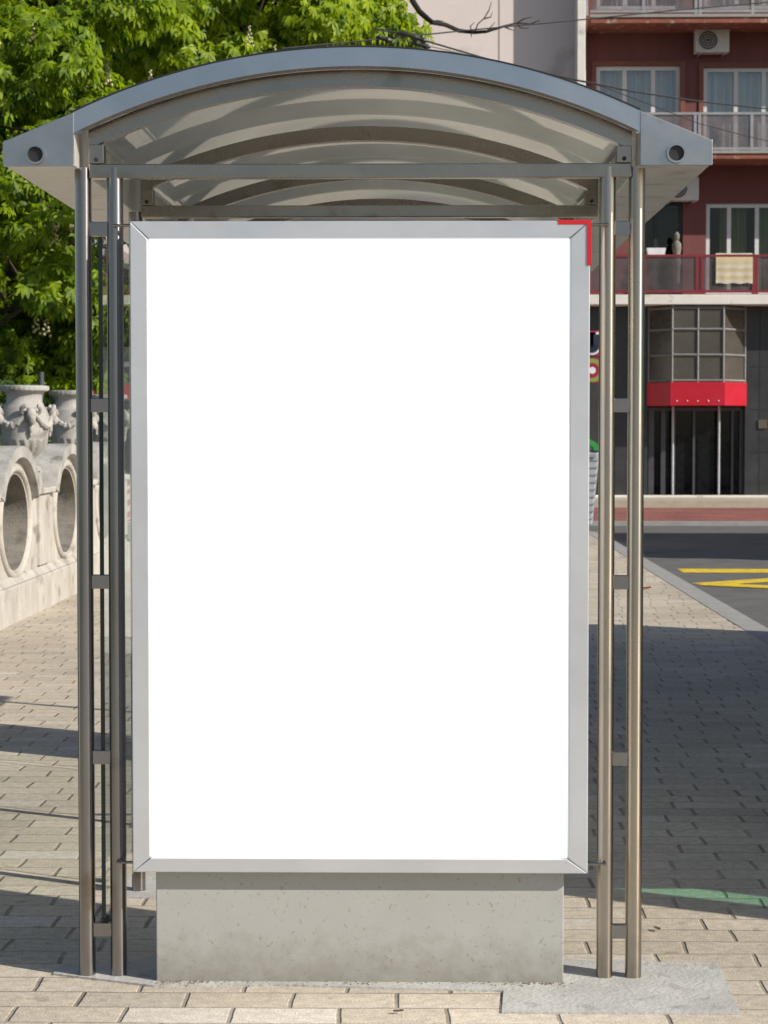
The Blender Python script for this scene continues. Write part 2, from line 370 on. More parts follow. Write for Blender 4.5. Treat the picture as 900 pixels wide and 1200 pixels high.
def rect_hole_wall(mb, x0,x1,z0,z1,Y,holes,depth=.2):
    xs=sorted({x0,x1,*[min(max(h[0],x0),x1) for h in holes],*[min(max(h[1],x0),x1) for h in holes]})
    zs=sorted({z0,z1,*[min(max(h[2],z0),z1) for h in holes],*[min(max(h[3],z0),z1) for h in holes]})
    for i in range(len(xs)-1):
        for j in range(len(zs)-1):
            cx,cz=(xs[i]+xs[i+1])/2,(zs[j]+zs[j+1])/2
            if any(h[0]<cx<h[1] and h[2]<cz<h[3] for h in holes): continue
            mb.add([(xs[i],Y,zs[j]),(xs[i+1],Y,zs[j]),(xs[i+1],Y,zs[j+1]),(xs[i],Y,zs[j+1])],[(0,1,2,3)])
    for a,b,c,d in holes:
        mb.add([(a,Y,c),(a,Y,d),(a,Y+depth,d),(a,Y+depth,c)],[(0,1,2,3)])
        mb.add([(b,Y,c),(b,Y,d),(b,Y+depth,d),(b,Y+depth,c)],[(3,2,1,0)])
        mb.add([(a,Y,d),(b,Y,d),(b,Y+depth,d),(a,Y+depth,d)],[(0,1,2,3)])
        mb.add([(a,Y,c),(b,Y,c),(b,Y+depth,c),(a,Y+depth,c)],[(3,2,1,0)])

# ------------------------------------------------------------------ world, sun
SUN_EL, SAX, SAY = R(32.5), .88, -.47
w=bpy.data.worlds.new('World'); scn.world=w; w.use_nodes=True
nt=w.node_tree; bg=nt.nodes['Background']
sky=nt.nodes.new('ShaderNodeTexSky'); sky.sky_type='NISHITA'; sky.sun_disc=False
sky.sun_elevation=SUN_EL; sky.sun_rotation=math.atan2(SAX,SAY); sky.altitude=100; sky.air_density=1.0; sky.dust_density=1.2
nt.links.new(sky.outputs[0],bg.inputs[0]); bg.inputs[1].default_value=.092
sl=bpy.data.lights.new('sun','SUN'); sl.energy=4.7; sl.angle=R(.53); sl.color=(1,.94,.84)
so=bpy.data.objects.new('sun',sl); COL.objects.link(so)
sd=Vector((SAX*math.cos(SUN_EL),SAY*math.cos(SUN_EL),math.sin(SUN_EL)))
so.rotation_euler=sd.to_track_quat('Z','Y').to_euler(); so.location=sd*30
scn.view_settings.view_transform='Standard'; scn.view_settings.look='None'; scn.view_settings.gamma=1; scn.view_settings.exposure=.2
scn.view_settings.use_curve_mapping=False

# ------------------------------------------------------------------ ground, roads
KX=2.76
ENDY=27.0
MB().add([(-1500,-1500,-.22),(1500,-1500,-.22),(1500,1500,-.22),(-1500,1500,-.22)],[(0,1,2,3)]).build('ground',soil,kind='structure')
MB().add([(KX-.1,-60,-.12),(60,-60,-.12),(60,33,-.12),(-60,33,-.12),(-60,ENDY-.1,-.12),(KX-.1,ENDY-.1,-.12)],[(0,1,2,3,4,5)]).build('road',asphalt,kind='structure')
# pavement outline with a rounded corner at the far end
cr=1.6; kw=.20
def corner(off, n=10):
    return [(KX-cr+ (cr-off)*math.cos(t), ENDY-cr+(cr-off)*math.sin(t)) for t in [math.pi/2*i/n for i in range(n+1)]]
inner=[(-3.9,-30),(KX-kw,-30)]+corner(kw)+[(-3.9,ENDY-kw)]
MB().prism(inner,'z',-.2,0).build('pavement',pavers,kind='structure')
k=MB(); oc=[(KX,-30)]+corner(0)+[(-30,ENDY)]; ic=[(KX-kw,-30)]+corner(kw)+[(-30,ENDY-kw)]
for i in range(len(oc)-1):
    a,b,c,d=oc[i],oc[i+1],ic[i+1],ic[i]
    k.add([(*a,-.2),(*b,-.2),(*c,-.2),(*d,-.2),(*a,.004),(*b,.004),(*c,.004),(*d,.004)],[(4,5,6,7),(0,1,5,4),(2,3,7,6)])
k.build('kerb',kerb_m,kind='structure')
fk=G(490,616,-.12).y
MB().box(-40,40,fk,fk+.2,-.2,-.045).build('far_kerb',kerb_m,kind='structure')
py2=G(490,592,0).y
MB().box(-40,40,fk+.2,py2,-.2,-.048).build('far_pavement',redpav,kind='structure')
MB().box(-40,40,py2,60,-.2,.10).build('far_terrace',mat('beige_terrace_stone',(.40,.36,.29),.85),kind='structure')
# yellow zigzag marking on the road
def stroke(pts,wd,z):
    mb=MB()
    for a,b in zip(pts,pts[1:]):
        a=Vector(a[:2]); b=Vector(b[:2]); n=(b-a).normalized(); n=Vector((-n.y,n.x))*wd/2
        mb.add([(*(a-n),z),(*(b-n),z),(*(b+n),z),(*(a+n),z)],[(0,1,2,3)]); z+=.004
    return mb
zz=[G(797,669,-.12),G(960,669.5,-.12),G(1100,674,-.12)]
stroke(zz,.66,-.116).build('road_marking',yellow,kind='structure')
v1=[G(960,676,-.12),G(825,685,-.12),G(960,691,-.12)]
stroke(v1,.38,-.116).build('road_marking',yellow,kind='structure')
# cement footing round the feet of the shelter
ft=[G(62,1143),G(180,1157),G(330,1156),G(470,1160),G(590,1163),G(588,1188),G(868,1190),G(842,1131),G(664,1127),G(560,1120),G(250,1120),G(72,1133)]
MB().prism([(p.x,p.y) for p in ft],'z',-.05,.006).build('cement_footing',concrete,kind='structure')
rf=[(-1.06,1.0),(-.80,.98),(-.79,1.36),(-1.05,1.35)]
MB().prism(rf,'z',-.05,.005).build('cement_footing',concrete,kind='structure')

# ------------------------------------------------------------------ bus shelter
XL,XL2=X(99,0),X(136,0); XR,XR2=X(745,0),X(711,0)
CX=(XL+XR)/2
shelter=thing('bus_shelter','steel framed bus shelter with an arched opal roof, round posts and glass side','bus shelter',(CX,0,0))
HOOPS=[0,1.10,2.20,3.30,4.40]
zbar0,zbar1=Z(209,0),Z(192.5,0)
POST_R=.0235
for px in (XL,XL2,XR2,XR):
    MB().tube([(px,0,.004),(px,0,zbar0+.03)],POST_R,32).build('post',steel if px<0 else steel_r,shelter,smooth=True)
for hy,pp in ((1.10,(XL,)),(2.20,(XL,)),(4.40,(XL,XR))):
    for px in pp:
        MB().tube([(px,hy,.004),(px,hy,zbar0+.02)],POST_R,20).build('post',steel,shelter,smooth=True)
for (a,b) in ((XL,XL2),(XR2,XR)):
    for py in (268,475,682,888,1090):
        z=Z(py,0); MB().box(a+.018,b-.018,-.011,.011,z-.02,z+.02).build('bracket',steel,shelter,bevel=.002)
# arched roof geometry: circle through the fascia points
pa,pb,pt=W(87,132,-.09),W(750,130,-.09),W(420,56,-.09)
RX=(pa.x+pb.x)/2; hc=(pb.x-pa.x)/2; sag=pt.z-(pa.z+pb.z)/2
RR=(hc*hc+sag*sag)/(2*sag); RZ=pt.z-RR
def arc(r, xa, xb, n=40):
    out=[]
    for i in range(n+1):
        x=xa+(xb-xa)*i/n; out.append((x, RZ+math.sqrt(max(r*r-(x-RX)**2,0))))
    return out
XA,XB=pa.x,pb.x
YF,YE=-.10,4.52
def band(mb,r0,r1,xa,xb,y0,y1,n=40):
    o=arc(r1,xa,xb,n); i=arc(r0,xa,xb,n)
    mb.prism(o+i[::-1],'y',y0,y1); return mb
def band_strip(mb,r0,r1,xa,xb,y0,y1,n=40):
    o=arc(r1,xa,xb,n); i=arc(r0,xa,xb,n)
    for k_ in range(n):
        v=[(o[k_][0],y0,o[k_][1]),(o[k_+1][0],y0,o[k_+1][1]),(i[k_+1][0],y0,i[k_+1][1]),(i[k_][0],y0,i[k_][1])]
        v+=[(p[0],y1,p[2]) for p in v]
        mb.add(v,[(0,1,2,3),(7,6,5,4),(0,4,5,1),(2,6,7,3)])
    return mb
TH=Z(78,-.09,420); TH=pt.z-TH
for y0,y1 in ((YF,YF+.05),(YE-.05,YE)):
    band_strip(MB(),RR-TH,RR,XA,XB,y0,y1).build('fascia',alu,shelter,smooth=True)
    band_strip(MB(),RR+.001,RR+.0045,XA,XB,y0-.003,y1).build('edge_seal',rubber,shelter,smooth=True)
band_strip(MB(),RR-.026,RR-.020,XA,XB,YF+.052,YE-.052,60).build('roof_sheet',roofm,shelter,smooth=True)
# hoops
apex_b=Z(102.5,0,420); HB=(RZ+RR)-apex_b
hxL,hxR=X(107,0),X(738,0); sw=.043
for hy in HOOPS:
    ya,yb=hy-.022,hy+.022
    band_strip(MB(),RR-HB,RR-HB+.047,hxL,hxR,ya,yb).build('arch_beam',steel_w,shelter,smooth=True)
    MB().box(hxL,hxR,ya,yb,zbar0,zbar1).build('crossbar',steel_w,shelter,bevel=.003)
    for a in (hxL,hxR-sw):
        z1=min(RZ+math.sqrt((RR-HB)**2-(a-RX)**2),RZ+math.sqrt((RR-HB)**2-(a+sw-RX)**2))
        MB().box(a,a+sw,ya-.002,yb+.002,zbar1+.001,z1+.012).build('corner_strut',steel_w,shelter,bevel=.002)
        MB().tube([(a+sw*.5,hy-.03,zbar1+.012),(a+sw*.5,hy-.02,zbar1+.012)],.006,8).build('bolt',rubber,shelter)
# gutters and their end plates
for sgn,edge,inn,hole in ((-1,X(4.5,YF,180),XA,(41.5,181)),(1,X(834,YF,180),XB,(792.5,179.5))):
    zt,zb=Z(166,YF),Z(193,YF); zi=pa.z-.004
    prof=[(edge,zb),(inn,zb),(inn,zi),(edge,zt)]
    if sgn>0: prof=[(x,z) for x,z in prof]
    MB().prism(prof,'y',YF+.008,YE-.006).build('gutter',gutterm,shelter,bevel=.003)
    for y0,y1 in ((YF-.004,YF+.007),(YE-.005,YE+.006)):
        s_=1 if sgn<0 else -1
        ins=.001
        plate=MB().prism([(edge-s_*.002,zb-.003),(inn,zb-.003),(inn,zi+.003),(edge-s_*.002,zt+.002)],'y',y0,y1).build('gutter_end_plate',galv,shelter,bevel=.0012)
        h=W(hole[0],hole[1],YF-.01); yy=(y0-.011) if y0<0 else y1+.001
        ring=MB().lathe([(.027,0),(.027,.012),(.0215,.012),(.0205,.004)],(0,0,0),32).build('pipe_ring',galv,plate,loc=(h.x-CX,yy+.012,h.z),smooth=True)
        ring.rotation_euler=(math.pi/2,0,0)
        bore=MB().lathe([(.0206,0),(.0206,.0045)],(0,0,0),24).build('pipe_bore',blackp,plate,loc=(h.x-CX,yy+.012,h.z)); bore.rotation_euler=(math.pi/2,0,0)
        ring.location=bore.location=Vector((h.x,yy+.012,h.z))
# glass side on the pavement side, with its clamps
gx=X(118.5,0); gz0,gz1=Z(1078,0),Z(277,0)
for i in range(len(HOOPS)-1):
    ya=.002 if i==0 else HOOPS[i]+.035; yb=HOOPS[i+1]-.035
    gp=MB().add([(gx,ya+.004,gz0),(gx,yb,gz0),(gx,yb,gz1),(gx,ya+.004,gz1)],[(0,1,2,3)]).build('glass_pane',shglass,shelter)
    for q in (ya,yb): MB().box(gx-.006,gx+.006,q,q+.003,gz0,gz1).build('glass_edge',gedge,gp)
    for z in (gz0,gz1-.035):
        for y in (ya,yb-.05):
            MB().prism([(gx-.009,z+(0 if z<1 else .04)),(gx+.009,z+(0 if z<1 else .04)),(gx+.013,z-.03 if z<1 else z+.06),(gx-.013,z-.03 if z<1 else z+.06)],'y',y-.004,y+.05).build('glass_clamp',rubber,gp)
    if i>0: pass

# leaning rail inside the shelter
bench=thing('leaning_rail','slim tubular steel leaning rail standing inside the shelter behind the glass','leaning rail',(-.5,2.25,0))
bx0,bx1=XL+.09,-.25
for z,r in ((.348,.017),(.174,.013)): MB().tube([(bx0,2.25,z),(bx1,2.25,z)],r,14).build('rail',alu,bench,smooth=True)
for x in (-.52,bx1-.03): MB().tube([(x,2.25,.004),(x,2.25,.335)],.015,12).build('leg',steel,bench,smooth=True)

# ------------------------------------------------------------------ advertising display in the end of the shelter
YP=-.115
ad=thing('advertising_display','blank white backlit poster in a silver frame on a grey plinth','advertising display',(CX,0,0))
fx0,fx1=X(153.5,YP,640),X(690.5,YP,640); fz0,fz1=Z(1023.5,YP),Z(258.5,YP)
wx0,wx1=X(174.5,YP,640),X(667,YP,640); wz0,wz1=Z(1006.5,YP),Z(279,YP)
YB=.075
MB().box(fx0+.004,fx1-.004,YP+.03,YB,fz0+.004,fz1-.004).build('cabinet',silver,ad,bevel=.004)
fr=[((fx0,fz1),(fx1,fz1),(wx1,wz1),(wx0,wz1)),((fx1,fz1),(fx1,fz0),(wx1,wz0),(wx1,wz1)),
    ((fx1,fz0),(fx0,fz0),(wx0,wz0),(wx1,wz0)),((fx0,fz0),(fx0,fz1),(wx0,wz1),(wx0,wz0))]
for q in fr:
    c=Vector((sum(p[0] for p in q)/4,sum(p[1] for p in q)/4)); g=.0007
    qq=[(p[0]-(p[0]-c.x)/max(abs(p[0]-c.x),1e-4)*g,p[1]-(p[1]-c.y)/max(abs(p[1]-c.y),1e-4)*g) for p in q]
    MB().prism(qq,'y',YP,YP+.029).build('frame_rail',silver,ad,bevel=.0025)
MB().box(wx0+.001,wx1-.001,YP+.012,YP+.020,wz0+.001,wz1-.001).build('poster',poster_m,ad)
# red tape wrapped round one corner
tx0,tx1=X(654,YP,258),fx1+.0015; tt=.0015
t=MB(); t.box(tx0,tx1,YP-tt,YP+.028,fz1-.0112,fz1+tt); t.build('red_tape',red_tape,ad)
t=MB(); tz=Z(311,YP); t.box(fx1-.0098,fx1+.0025,YP-tt-.001,YP+.028,tz,fz1-.0112); t.build('red_tape',red_tape,ad)
bx=X(183,-.07,1090),X(660.5,-.07,1090)
base=MB().box(bx[0],bx[1],-.07,.05,.004,fz0+.002).build('plinth',base_m,ad,bevel=.003)
# dirt line and crumbs along the plinth's foot
d=MB()
for i in range(260):
    x=random.choice([random.uniform(bx[0]-.01,bx[1]+.02),bx[0]+abs(random.gauss(0,.1)),bx[1]-abs(random.gauss(0,.12))]); y=-.073-abs(random.gauss(0,.016)); s_=random.uniform(.0008,.0026)
    d.box(x,x+s_*2,y-s_,y,.005,.006+s_)
d.build('dirt',mat('dry_dirt',(.20,.165,.12),.95,var=.3),kind='stuff')
COL.objects['dirt']['label']='crumbs of dry dirt along the foot of the grey plinth'; COL.objects['dirt']['category']='dirt'
for px,xi in ((XL2,fx0),(XR2,fx1)):
    for z in (fz1-.004,fz0+.012):
        MB().tube([(px,-.035,z),(xi+(.01 if xi<0 else -.01),-.035,z)],.0045,8).build('fixing_pin',steel_w,ad)
# unseen board added inside the shelter to cast a shadow band
tb=thing('shadow_board','unseen grey framed board added inside the bus shelter to cast a shadow band','notice board',(CX,3.55,0))
MB().box(XL+.12,XR-.12,3.52,3.60,.55,1.95).build('board',silver,tb,bevel=.004)
MB().box(XL+.2,XR-.2,3.512,3.519,.63,1.87).build('sheet',whitesg,tb)
for x in (XL+.25,XR-.25): MB().tube([(x,3.56,.004),(x,3.56,.56)],.02,12).build('leg',steel,tb,smooth=True)

# ------------------------------------------------------------------ balustrade with urns
BX0,BX1=-3.36,-3.78
bal=thing('balustrade','pale stone balustrade with round openings under arched coping beside the pavement','balustrade',(-3.53,8,0))
PER=2.5; DC=[7.25,9.75,12.25,14.75,17.25,19.75,22.25]; EY=1.47; HB_=PER/2/EY
yc=[d+CAMY for d in DC]; yb0,yb1=yc[0]-PER/2,yc[-1]+PER/2
nb_=14
for i in range(nb_):
    ya,yb=yb0+(yb1-yb0)*i/nb_,yb0+(yb1-yb0)*(i+1)/nb_
    MB().box(BX1-.09,BX0+.09+.004*(i%2),ya+.004,yb-.004,-.05,.30).build('plinth_block',stone,bal,bevel=.014)
MB().prism([(BX0+.07,.301),(BX0+.01,.36),(BX1-.01,.36),(BX1-.07,.301)],'y',yb0,yb1).build('base_moulding',stone,bal,bevel=.008)
cz,ri,ro,zlow,ztop=.80,.40,.56,.36,1.0
for y in yc:
    angs=sorted({2*math.pi*i/72 for i in range(72)}|{math.atan2(zz_-cz,yy) % (2*math.pi) for zz_ in (zlow,ztop) for yy in (-HB_,HB_)}|{math.asin(.2/ro),math.pi-math.asin(.2/ro)})
    def rout(a):
        c,s_=math.cos(a),math.sin(a); r=1e9
        if abs(c)>1e-6: r=min(r,HB_/abs(c))
        if s_>1e-6: r=min(r,(ztop-cz)/s_)
        if s_<-1e-6: r=min(r,(cz-zlow)/-s_)
        if s_>0: r=max(r,min(ro,HB_/abs(c)) if abs(c)>1e-6 else ro)
        return r
    n=len(angs); mb=MB(); V=[]
    for x in (BX0,BX1):
        for a in angs: V.append((x,y+EY*ri*math.cos(a),cz+ri*math.sin(a)))
        for a in angs: r=rout(a); V.append((x,y+EY*r*math.cos(a),cz+r*math.sin(a)))
    F=[]
    for i in range(n):
        j=(i+1)%n
        F+= [(i,j,n+j,n+i),(2*n+i,3*n+i,3*n+j,2*n+j),(i,2*n+i,2*n+j,j),(n+i,n+j,3*n+j,3*n+i)]
    mb.add(V,F); 
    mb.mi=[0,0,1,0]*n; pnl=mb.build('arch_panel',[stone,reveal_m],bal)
    # moulded ring round the opening, both faces
    for xs_ in (BX0,BX1):
        pts=[(xs_,y+EY*(ri+.045)*math.cos(a),cz+(ri+.045)*math.sin(a)) for a in [2*math.pi*i/60 for i in range(61)]]
        MB().tube(pts,.032,10,False).build('ring_moulding',stone,pnl,smooth=True)
    # arched coping
    a0=math.asin(.205/(ro+.01)); co=MB(); nn=30
    for i in range(nn):
        a,b=a0+(math.pi-2*a0)*i/nn,a0+(math.pi-2*a0)*(i+1)/nn
        v=[]
        for x in (BX0+.07,BX1-.07):
            for (q,r) in ((a,ro-.02),(b,ro-.02),(b,ro+.075),(a,ro+.075)): v.append((x,y+EY*r*math.cos(q),cz+r*math.sin(q)))
        fs=[(0,1,2,3),(7,6,5,4),(0,4,5,1),(3,2,6,7)]
        if i==0: fs.append((0,3,7,4))
        if i==nn-1: fs.append((1,5,6,2))
        co.add(v,fs)
    co.build('coping_arch',stone_g,pnl,smooth=True)
for y in [yc[0]-PER/2]+[q+PER/2 for q in yc]:
    MB().box(BX1-.06,BX0+.06,y-.41,y+.41,1.002,1.055).build('pier_coping',stone,bal,bevel=.01)
    MB().box(BX1-.03,BX0+.03,y-.25,y+.25,.37,1.0).build('pilaster',stone,bal,bevel=.006)
    MB().box(BX1+.02,BX0-.02,y-.17,y+.17,1.056,1.20).build('pedestal',stone_g,bal,bevel=.012)
def make_urn():
    u=thing('stone_urn','x','urn',group='stone urns along the balustrade')
    def fl(i,a):
        return 1+.05*math.cos(a*16) if 4<=i<=8 else (1+.012*math.cos(a*30) if i>=19 else 1)
    prof=[(.15,0),(.15,.03),(.085,.06),(.075,.09),(.09,.115),(.125,.145),(.16,.185),(.185,.225),(.198,.255),(.207,.27),(.207,.285),(.215,.34),(.225,.42),(.222,.475),(.20,.53),(.175,.565),(.16,.60),(.158,.655),(.175,.68),(.215,.695),(.222,.715),(.215,.735),(.18,.74),(.165,.70)]
    MB().lathe([(r,z*1.03) for r,z in prof],(0,0,0),96,fl).build('body',stone_g,u,loc=(0,0,0),smooth=True)
    for k in range(4):
        a=k*math.pi/2+.6; h=MB(); c,s_=math.cos(a),math.sin(a)
        def P(r,t,z): return (c*r-s_*t, s_*r+c*t, z)
        h.blob(P(.245,0,.50),(.05,.05,.065)); h.blob(P(.275,0,.455),(.035,.035,.045))
        for sg in (-1,1):
            sc=[P(.235+.02*math.cos(q),sg*(.055+.032*math.sin(q)),.54+.036*math.cos(q*1.0)) for q in [i*.45 for i in range(13)]]
            h.tube(sc,[.02-.0006*i for i in range(13)],8)
        h.blob(P(.235,0,.385),(.022,.022,.05)); h.blob(P(.23,0,.33),(.014,.014,.03))
        h.build('mask_handle',stone_g,u,loc=(0,0,0),smooth=True)
        g=MB(); n=14; b=a+math.pi/2
        pts=[]; rs=[]
        for i in range(n+1):
            t=i/n; q=a+.14+(math.pi/2-.28)*t; r=.232; pts.append((r*math.cos(q),r*math.sin(q),.515-.11*math.sin(math.pi*t))); rs.append((.012+.02*math.sin(math.pi*t))*(1+.18*math.cos(i*3.1)))
        g.tube(pts,rs,8).build('garland',stone_g,u,loc=(0,0,0),smooth=True)
    return u
urn_lab={2:'weathered stone urn at the left picture edge, nearest of those seen over the arches',3:'large weathered stone urn with garlands between the two nearest visible arches',4:'stone urn with scrolled masks partly hidden behind the outer left shelter post',5:'farthest stone urn, seen in the slot between the two left shelter posts'}
proto=None; uy=[q+PER/2 for q in yc]
for i,y in enumerate(uy):
    if i<2: continue
    if proto is None: proto=make_urn(); o=proto
    else: o=copy_tree(proto)
    o.location=(-3.51,y,1.20); o.rotation_euler=(0,0,.35*i)
    o['label']=urn_lab.get(i,'last stone urn at the far end of the balustrade behind the shelter glass')

# ------------------------------------------------------------------ trees
def leaf_mesh(name, centers, normals, size, m, parent, nl=6, droop=.5):
    """palmate leaves: nl leaflets round each centre"""
    n=len(centers); C=np.repeat(centers,nl,0); Nn=np.repeat(normals,nl,0)
    ph=np.tile(np.linspace(-2.2,2.2,nl),n)+rng.normal(0,.12,n*nl)
    up=np.array([0,0,1.]); base=np.cross(Nn,up)+1e-4; base/=np.linalg.norm(base,axis=1)[:,None]
    fwd=np.cross(base,Nn)  # up along leaf
    fwd/=np.linalg.norm(fwd,axis=1)[:,None]
    d=-(fwd*np.cos(ph)[:,None])+base*np.sin(ph)[:,None]
    d+=Nn*rng.normal(0,.25,(n*nl,1)); d[:,2]-=droop; d/=np.linalg.norm(d,axis=1)[:,None]
    s=np.cross(d,Nn+rng.normal(0,.2,Nn.shape)); s/=np.linalg.norm(s,axis=1)[:,None]+1e-6
    L_=np.repeat(size*rng.uniform(.7,1.25,n),nl)*(1-.18*np.abs(ph)/2.2)
    Wd=L_*.19
    dn=np.cross(s,d)
    p0=C; p1=C+d*(L_*.62)[:,None]+s*Wd[:,None]+dn*(L_*.05)[:,None]; p2=C+d*L_[:,None]-np.array([0,0,1])*(L_*.18)[:,None]; p3=C+d*(L_*.62)[:,None]-s*Wd[:,None]+dn*(L_*.05)[:,None]
    V=np.stack([p0,p1,p2,p3],1).reshape(-1,3); k=n*nl
    me=bpy.data.meshes.new(name); me.vertices.add(4*k); me.vertices.foreach_set('co',V.astype(np.float32).ravel())
    me.loops.add(4*k); me.loops.foreach_set('vertex_index',np.arange(4*k,dtype=np.int32))
    me.polygons.add(k); me.polygons.foreach_set('loop_start',np.arange(0,4*k,4,dtype=np.int32))
    me.update(calc_edges=True); me.validate(); me.materials.append(m)
    o=bpy.data.objects.new(name,me); COL.objects.link(o); o.parent=parent; o.location=-Vector(parent.location); o['kind']='stuff'
    return o
def tree(name,label,cat,base,center,rad,nclump,nleaf,m,size=.17,flowers=0,group=None,trunk_r=.22,csize=.55,extra=()):
    root=thing(name,label,cat,base,group)
    c=np.array(center); r=np.array(rad)
    u=rng.normal(size=(nclump,3)); u/=np.linalg.norm(u,axis=1)[:,None]
    q=rng.uniform(.25,1,nclump)**.42
    ph=rng.uniform(0,6.28,3)
    lump=1+.16*np.sin(u[:,0]*5+ph[0])+.12*np.sin(u[:,2]*6+ph[1])+.10*np.sin(u[:,1]*7+ph[2])
    P=c+u*r*(q*lump)[:,None]
    for e in extra: P=np.vstack([P,np.array(e)]); 
    cs=csize*rng.uniform(.6,1.3,len(P))
    per=np.maximum((nleaf*(cs/csize)**2).astype(int),6)
    idx=np.repeat(np.arange(len(P)),per); M=len(idx)
    off=rng.normal(size=(M,3)); off/=np.linalg.norm(off,axis=1)[:,None]; off[:,2]*=.62
    rr_=rng.uniform(0,1,M)**.45
    C=P[idx]+off*(cs[idx]*rr_)[:,None]; C[:,2]-=.25*(off[:,0]**2+off[:,1]**2)*cs[idx]
    outd=(C-c)/r; outd/=np.linalg.norm(outd,axis=1)[:,None]+1e-6
    Nn=outd*.5+off*.6+np.array([.15,-.1,.5])+rng.normal(0,.42,(M,3)); Nn/=np.linalg.norm(Nn,axis=1)[:,None]
    leaf_mesh('crown',C,Nn,size,m,root)
    b=Vector(base); ce=Vector(center); mb=MB()
    top=ce+Vector((0,0,rad[2]*.45))
    tp=[b+(top-b)*t+Vector((.18*math.sin(t*5+base[0]),.15*math.cos(t*4),0))*min(t*3,1) for t in [i/10 for i in range(11)]]
    mb.tube(tp,[trunk_r*(1.25 if i==0 else 1-.085*i) for i in range(11)],14); mb.build('trunk',bark,root,smooth=True)
    lb=MB()
    for i in rng.choice(len(P),min(70,len(P)),replace=False):
        e=Vector(P[i]); s_=tp[3+int(rng.integers(0,6))]; mid=s_.lerp(e,.5)+Vector((0,0,.25))
        l=(e-s_).length; r0=.018+.012*l
        lb.tube([s_,s_.lerp(mid,.55)+Vector((0,0,.08)),mid,mid.lerp(e,.6),e],[r0,r0*.75,r0*.55,r0*.35,.008],6)
    lb.build('limbs',bark,root,smooth=True)
    if flowers:
        fl=MB()
        sel=rng.choice(len(P),min(flowers,len(P)),replace=False)
        for i in sel:
            e=P[i]+np.array([rng.normal(0,.25)+.1,-.18-abs(rng.normal(0,.35)),.12+cs[i]*.45])
            for k_ in range(14):
                t=k_/13; a=k_*2.4; rr2=.04*(1-t)+.008
                fl.blob((e[0]+rr2*math.cos(a),e[1]+rr2*math.sin(a),e[2]+.26*t),.017*(1-.5*t)+.005,5,3)
        fl.build('blossoms',petal,root,kind='stuff')
    return root
TA=W(30,300,20.5); TB=W(255,-40,24.5)
grp='chestnut trees behind the balustrade'
tree('chestnut_tree','bright green chestnut tree with drooping leaves, low behind the balustrade at left','tree',(-6.6,20.5,-.2),(-6.2,20.5,5.0),(3.0,2.8,3.0),125,115,leaf_a,.145,70,grp,.24,.48,extra=[tuple(W(x,y,20.0+.35*(k%4))) for k,(x,y) in enumerate([(5,395),(28,412),(52,400),(76,415),(98,398),(112,380),(15,370),(60,372),(90,350),(40,425),(-20,410),(70,432),(5,428),(95,425)])])
tb_=tree('chestnut_tree','taller chestnut tree in pale blossom rising above the left half of the shelter roof','tree',(X(250,25,300),25,-.2),(X(236,25,0),25,8.6),(2.85,2.8,3.0),150,115,leaf_b,.145,80,grp,.26,.48,extra=[tuple(W(x,y,22.6+.2*k)) for k,(x,y) in enumerate([(190,20),(215,55),(240,15),(262,48),(285,12),(300,50),(225,85),(180,70),(330,30),(270,-15),(205,-25),(372,12),(398,28),(420,5),(436,22),(455,8),(462,30),(410,-18),(440,-15),(350,35),(385,-5)])])
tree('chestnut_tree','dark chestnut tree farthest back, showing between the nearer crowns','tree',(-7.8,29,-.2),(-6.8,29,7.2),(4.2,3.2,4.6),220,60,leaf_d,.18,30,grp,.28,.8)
# bare branch of the taller tree, reaching out over the street
br=MB(); D_=24.3
bp=[(470,-60),(478,-25),(484,2),(492,14),(506,26),(522,29),(538,36),(556,38),(570,37),(590,31),(606,27),(622,28),(632,24)]
bpt=[W(x,y,D_+.25*math.sin(i*1.3)) for i,(x,y) in enumerate(bp)]
br.tube(bpt,[.055,.05,.045,.042,.036,.032,.030,.026,.022,.018,.014,.010,.006],8)
for pts in ([(506,26),(512,24),(520,25)],[(556,38),(560,28),(567,22),(573,12),(576,2)],[(567,22),(575,20),(577,14)],[(570,37),(574,33),(580,26)],[(553,38),(551,31),(556,26)],[(590,31),(597,34),(603,36)],[(606,27),(614,22),(624,20)],[(553,38),(552,44)],[(606,27),(610,33),(620,33)],[(478,-25),(500,-20),(530,-30)]):
    br.tube([W(x,y,D_) for x,y in pts],[.012]+[.009]*(len(pts)-2)+[.004],6)
br.build('bare_branch',mat('black_twig_bark',(.018,.014,.012),.95),tb_,smooth=True,label='bare dark branch with thin twigs')

def shrub(label,base,rad,n,m=leaf_h,size=.14,group='dark shrubs behind the balustrade'):
    root=thing('shrub',label,'shrub',base,group)
    u=rng.normal(size=(n,3)); u/=np.linalg.norm(u,axis=1)[:,None]; u[:,2]=np.abs(u[:,2])
    C=np.array(base)+np.array([0,0,.1])+u*np.array(rad)*(rng.uniform(.3,1,n)**.4)[:,None]*(1+.12*np.sin(u[:,:1]*9))
    Nn=u+rng.normal(0,.4,(n,3)); Nn/=np.linalg.norm(Nn,axis=1)[:,None]
    leaf_mesh('foliage',C,Nn,size,m,root,5,.2)
    mb=MB()
    for i in range(7):
        e=Vector(C[i*3]); mb.tube([Vector(base)+Vector((.05*i-.15,0,0)),Vector(base).lerp(e,.5)+Vector((0,0,.2)),e],[.03,.02,.008],6)
    mb.build('stems',bark,root)
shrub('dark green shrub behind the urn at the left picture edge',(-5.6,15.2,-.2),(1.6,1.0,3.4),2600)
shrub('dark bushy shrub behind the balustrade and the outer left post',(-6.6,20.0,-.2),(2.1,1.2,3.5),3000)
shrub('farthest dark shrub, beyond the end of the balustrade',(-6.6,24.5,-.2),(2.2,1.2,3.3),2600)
shrub('low dark shrub in deep shade farther left under the trees',(-8.6,21,-.2),(2.0,1.2,3.6),2200)

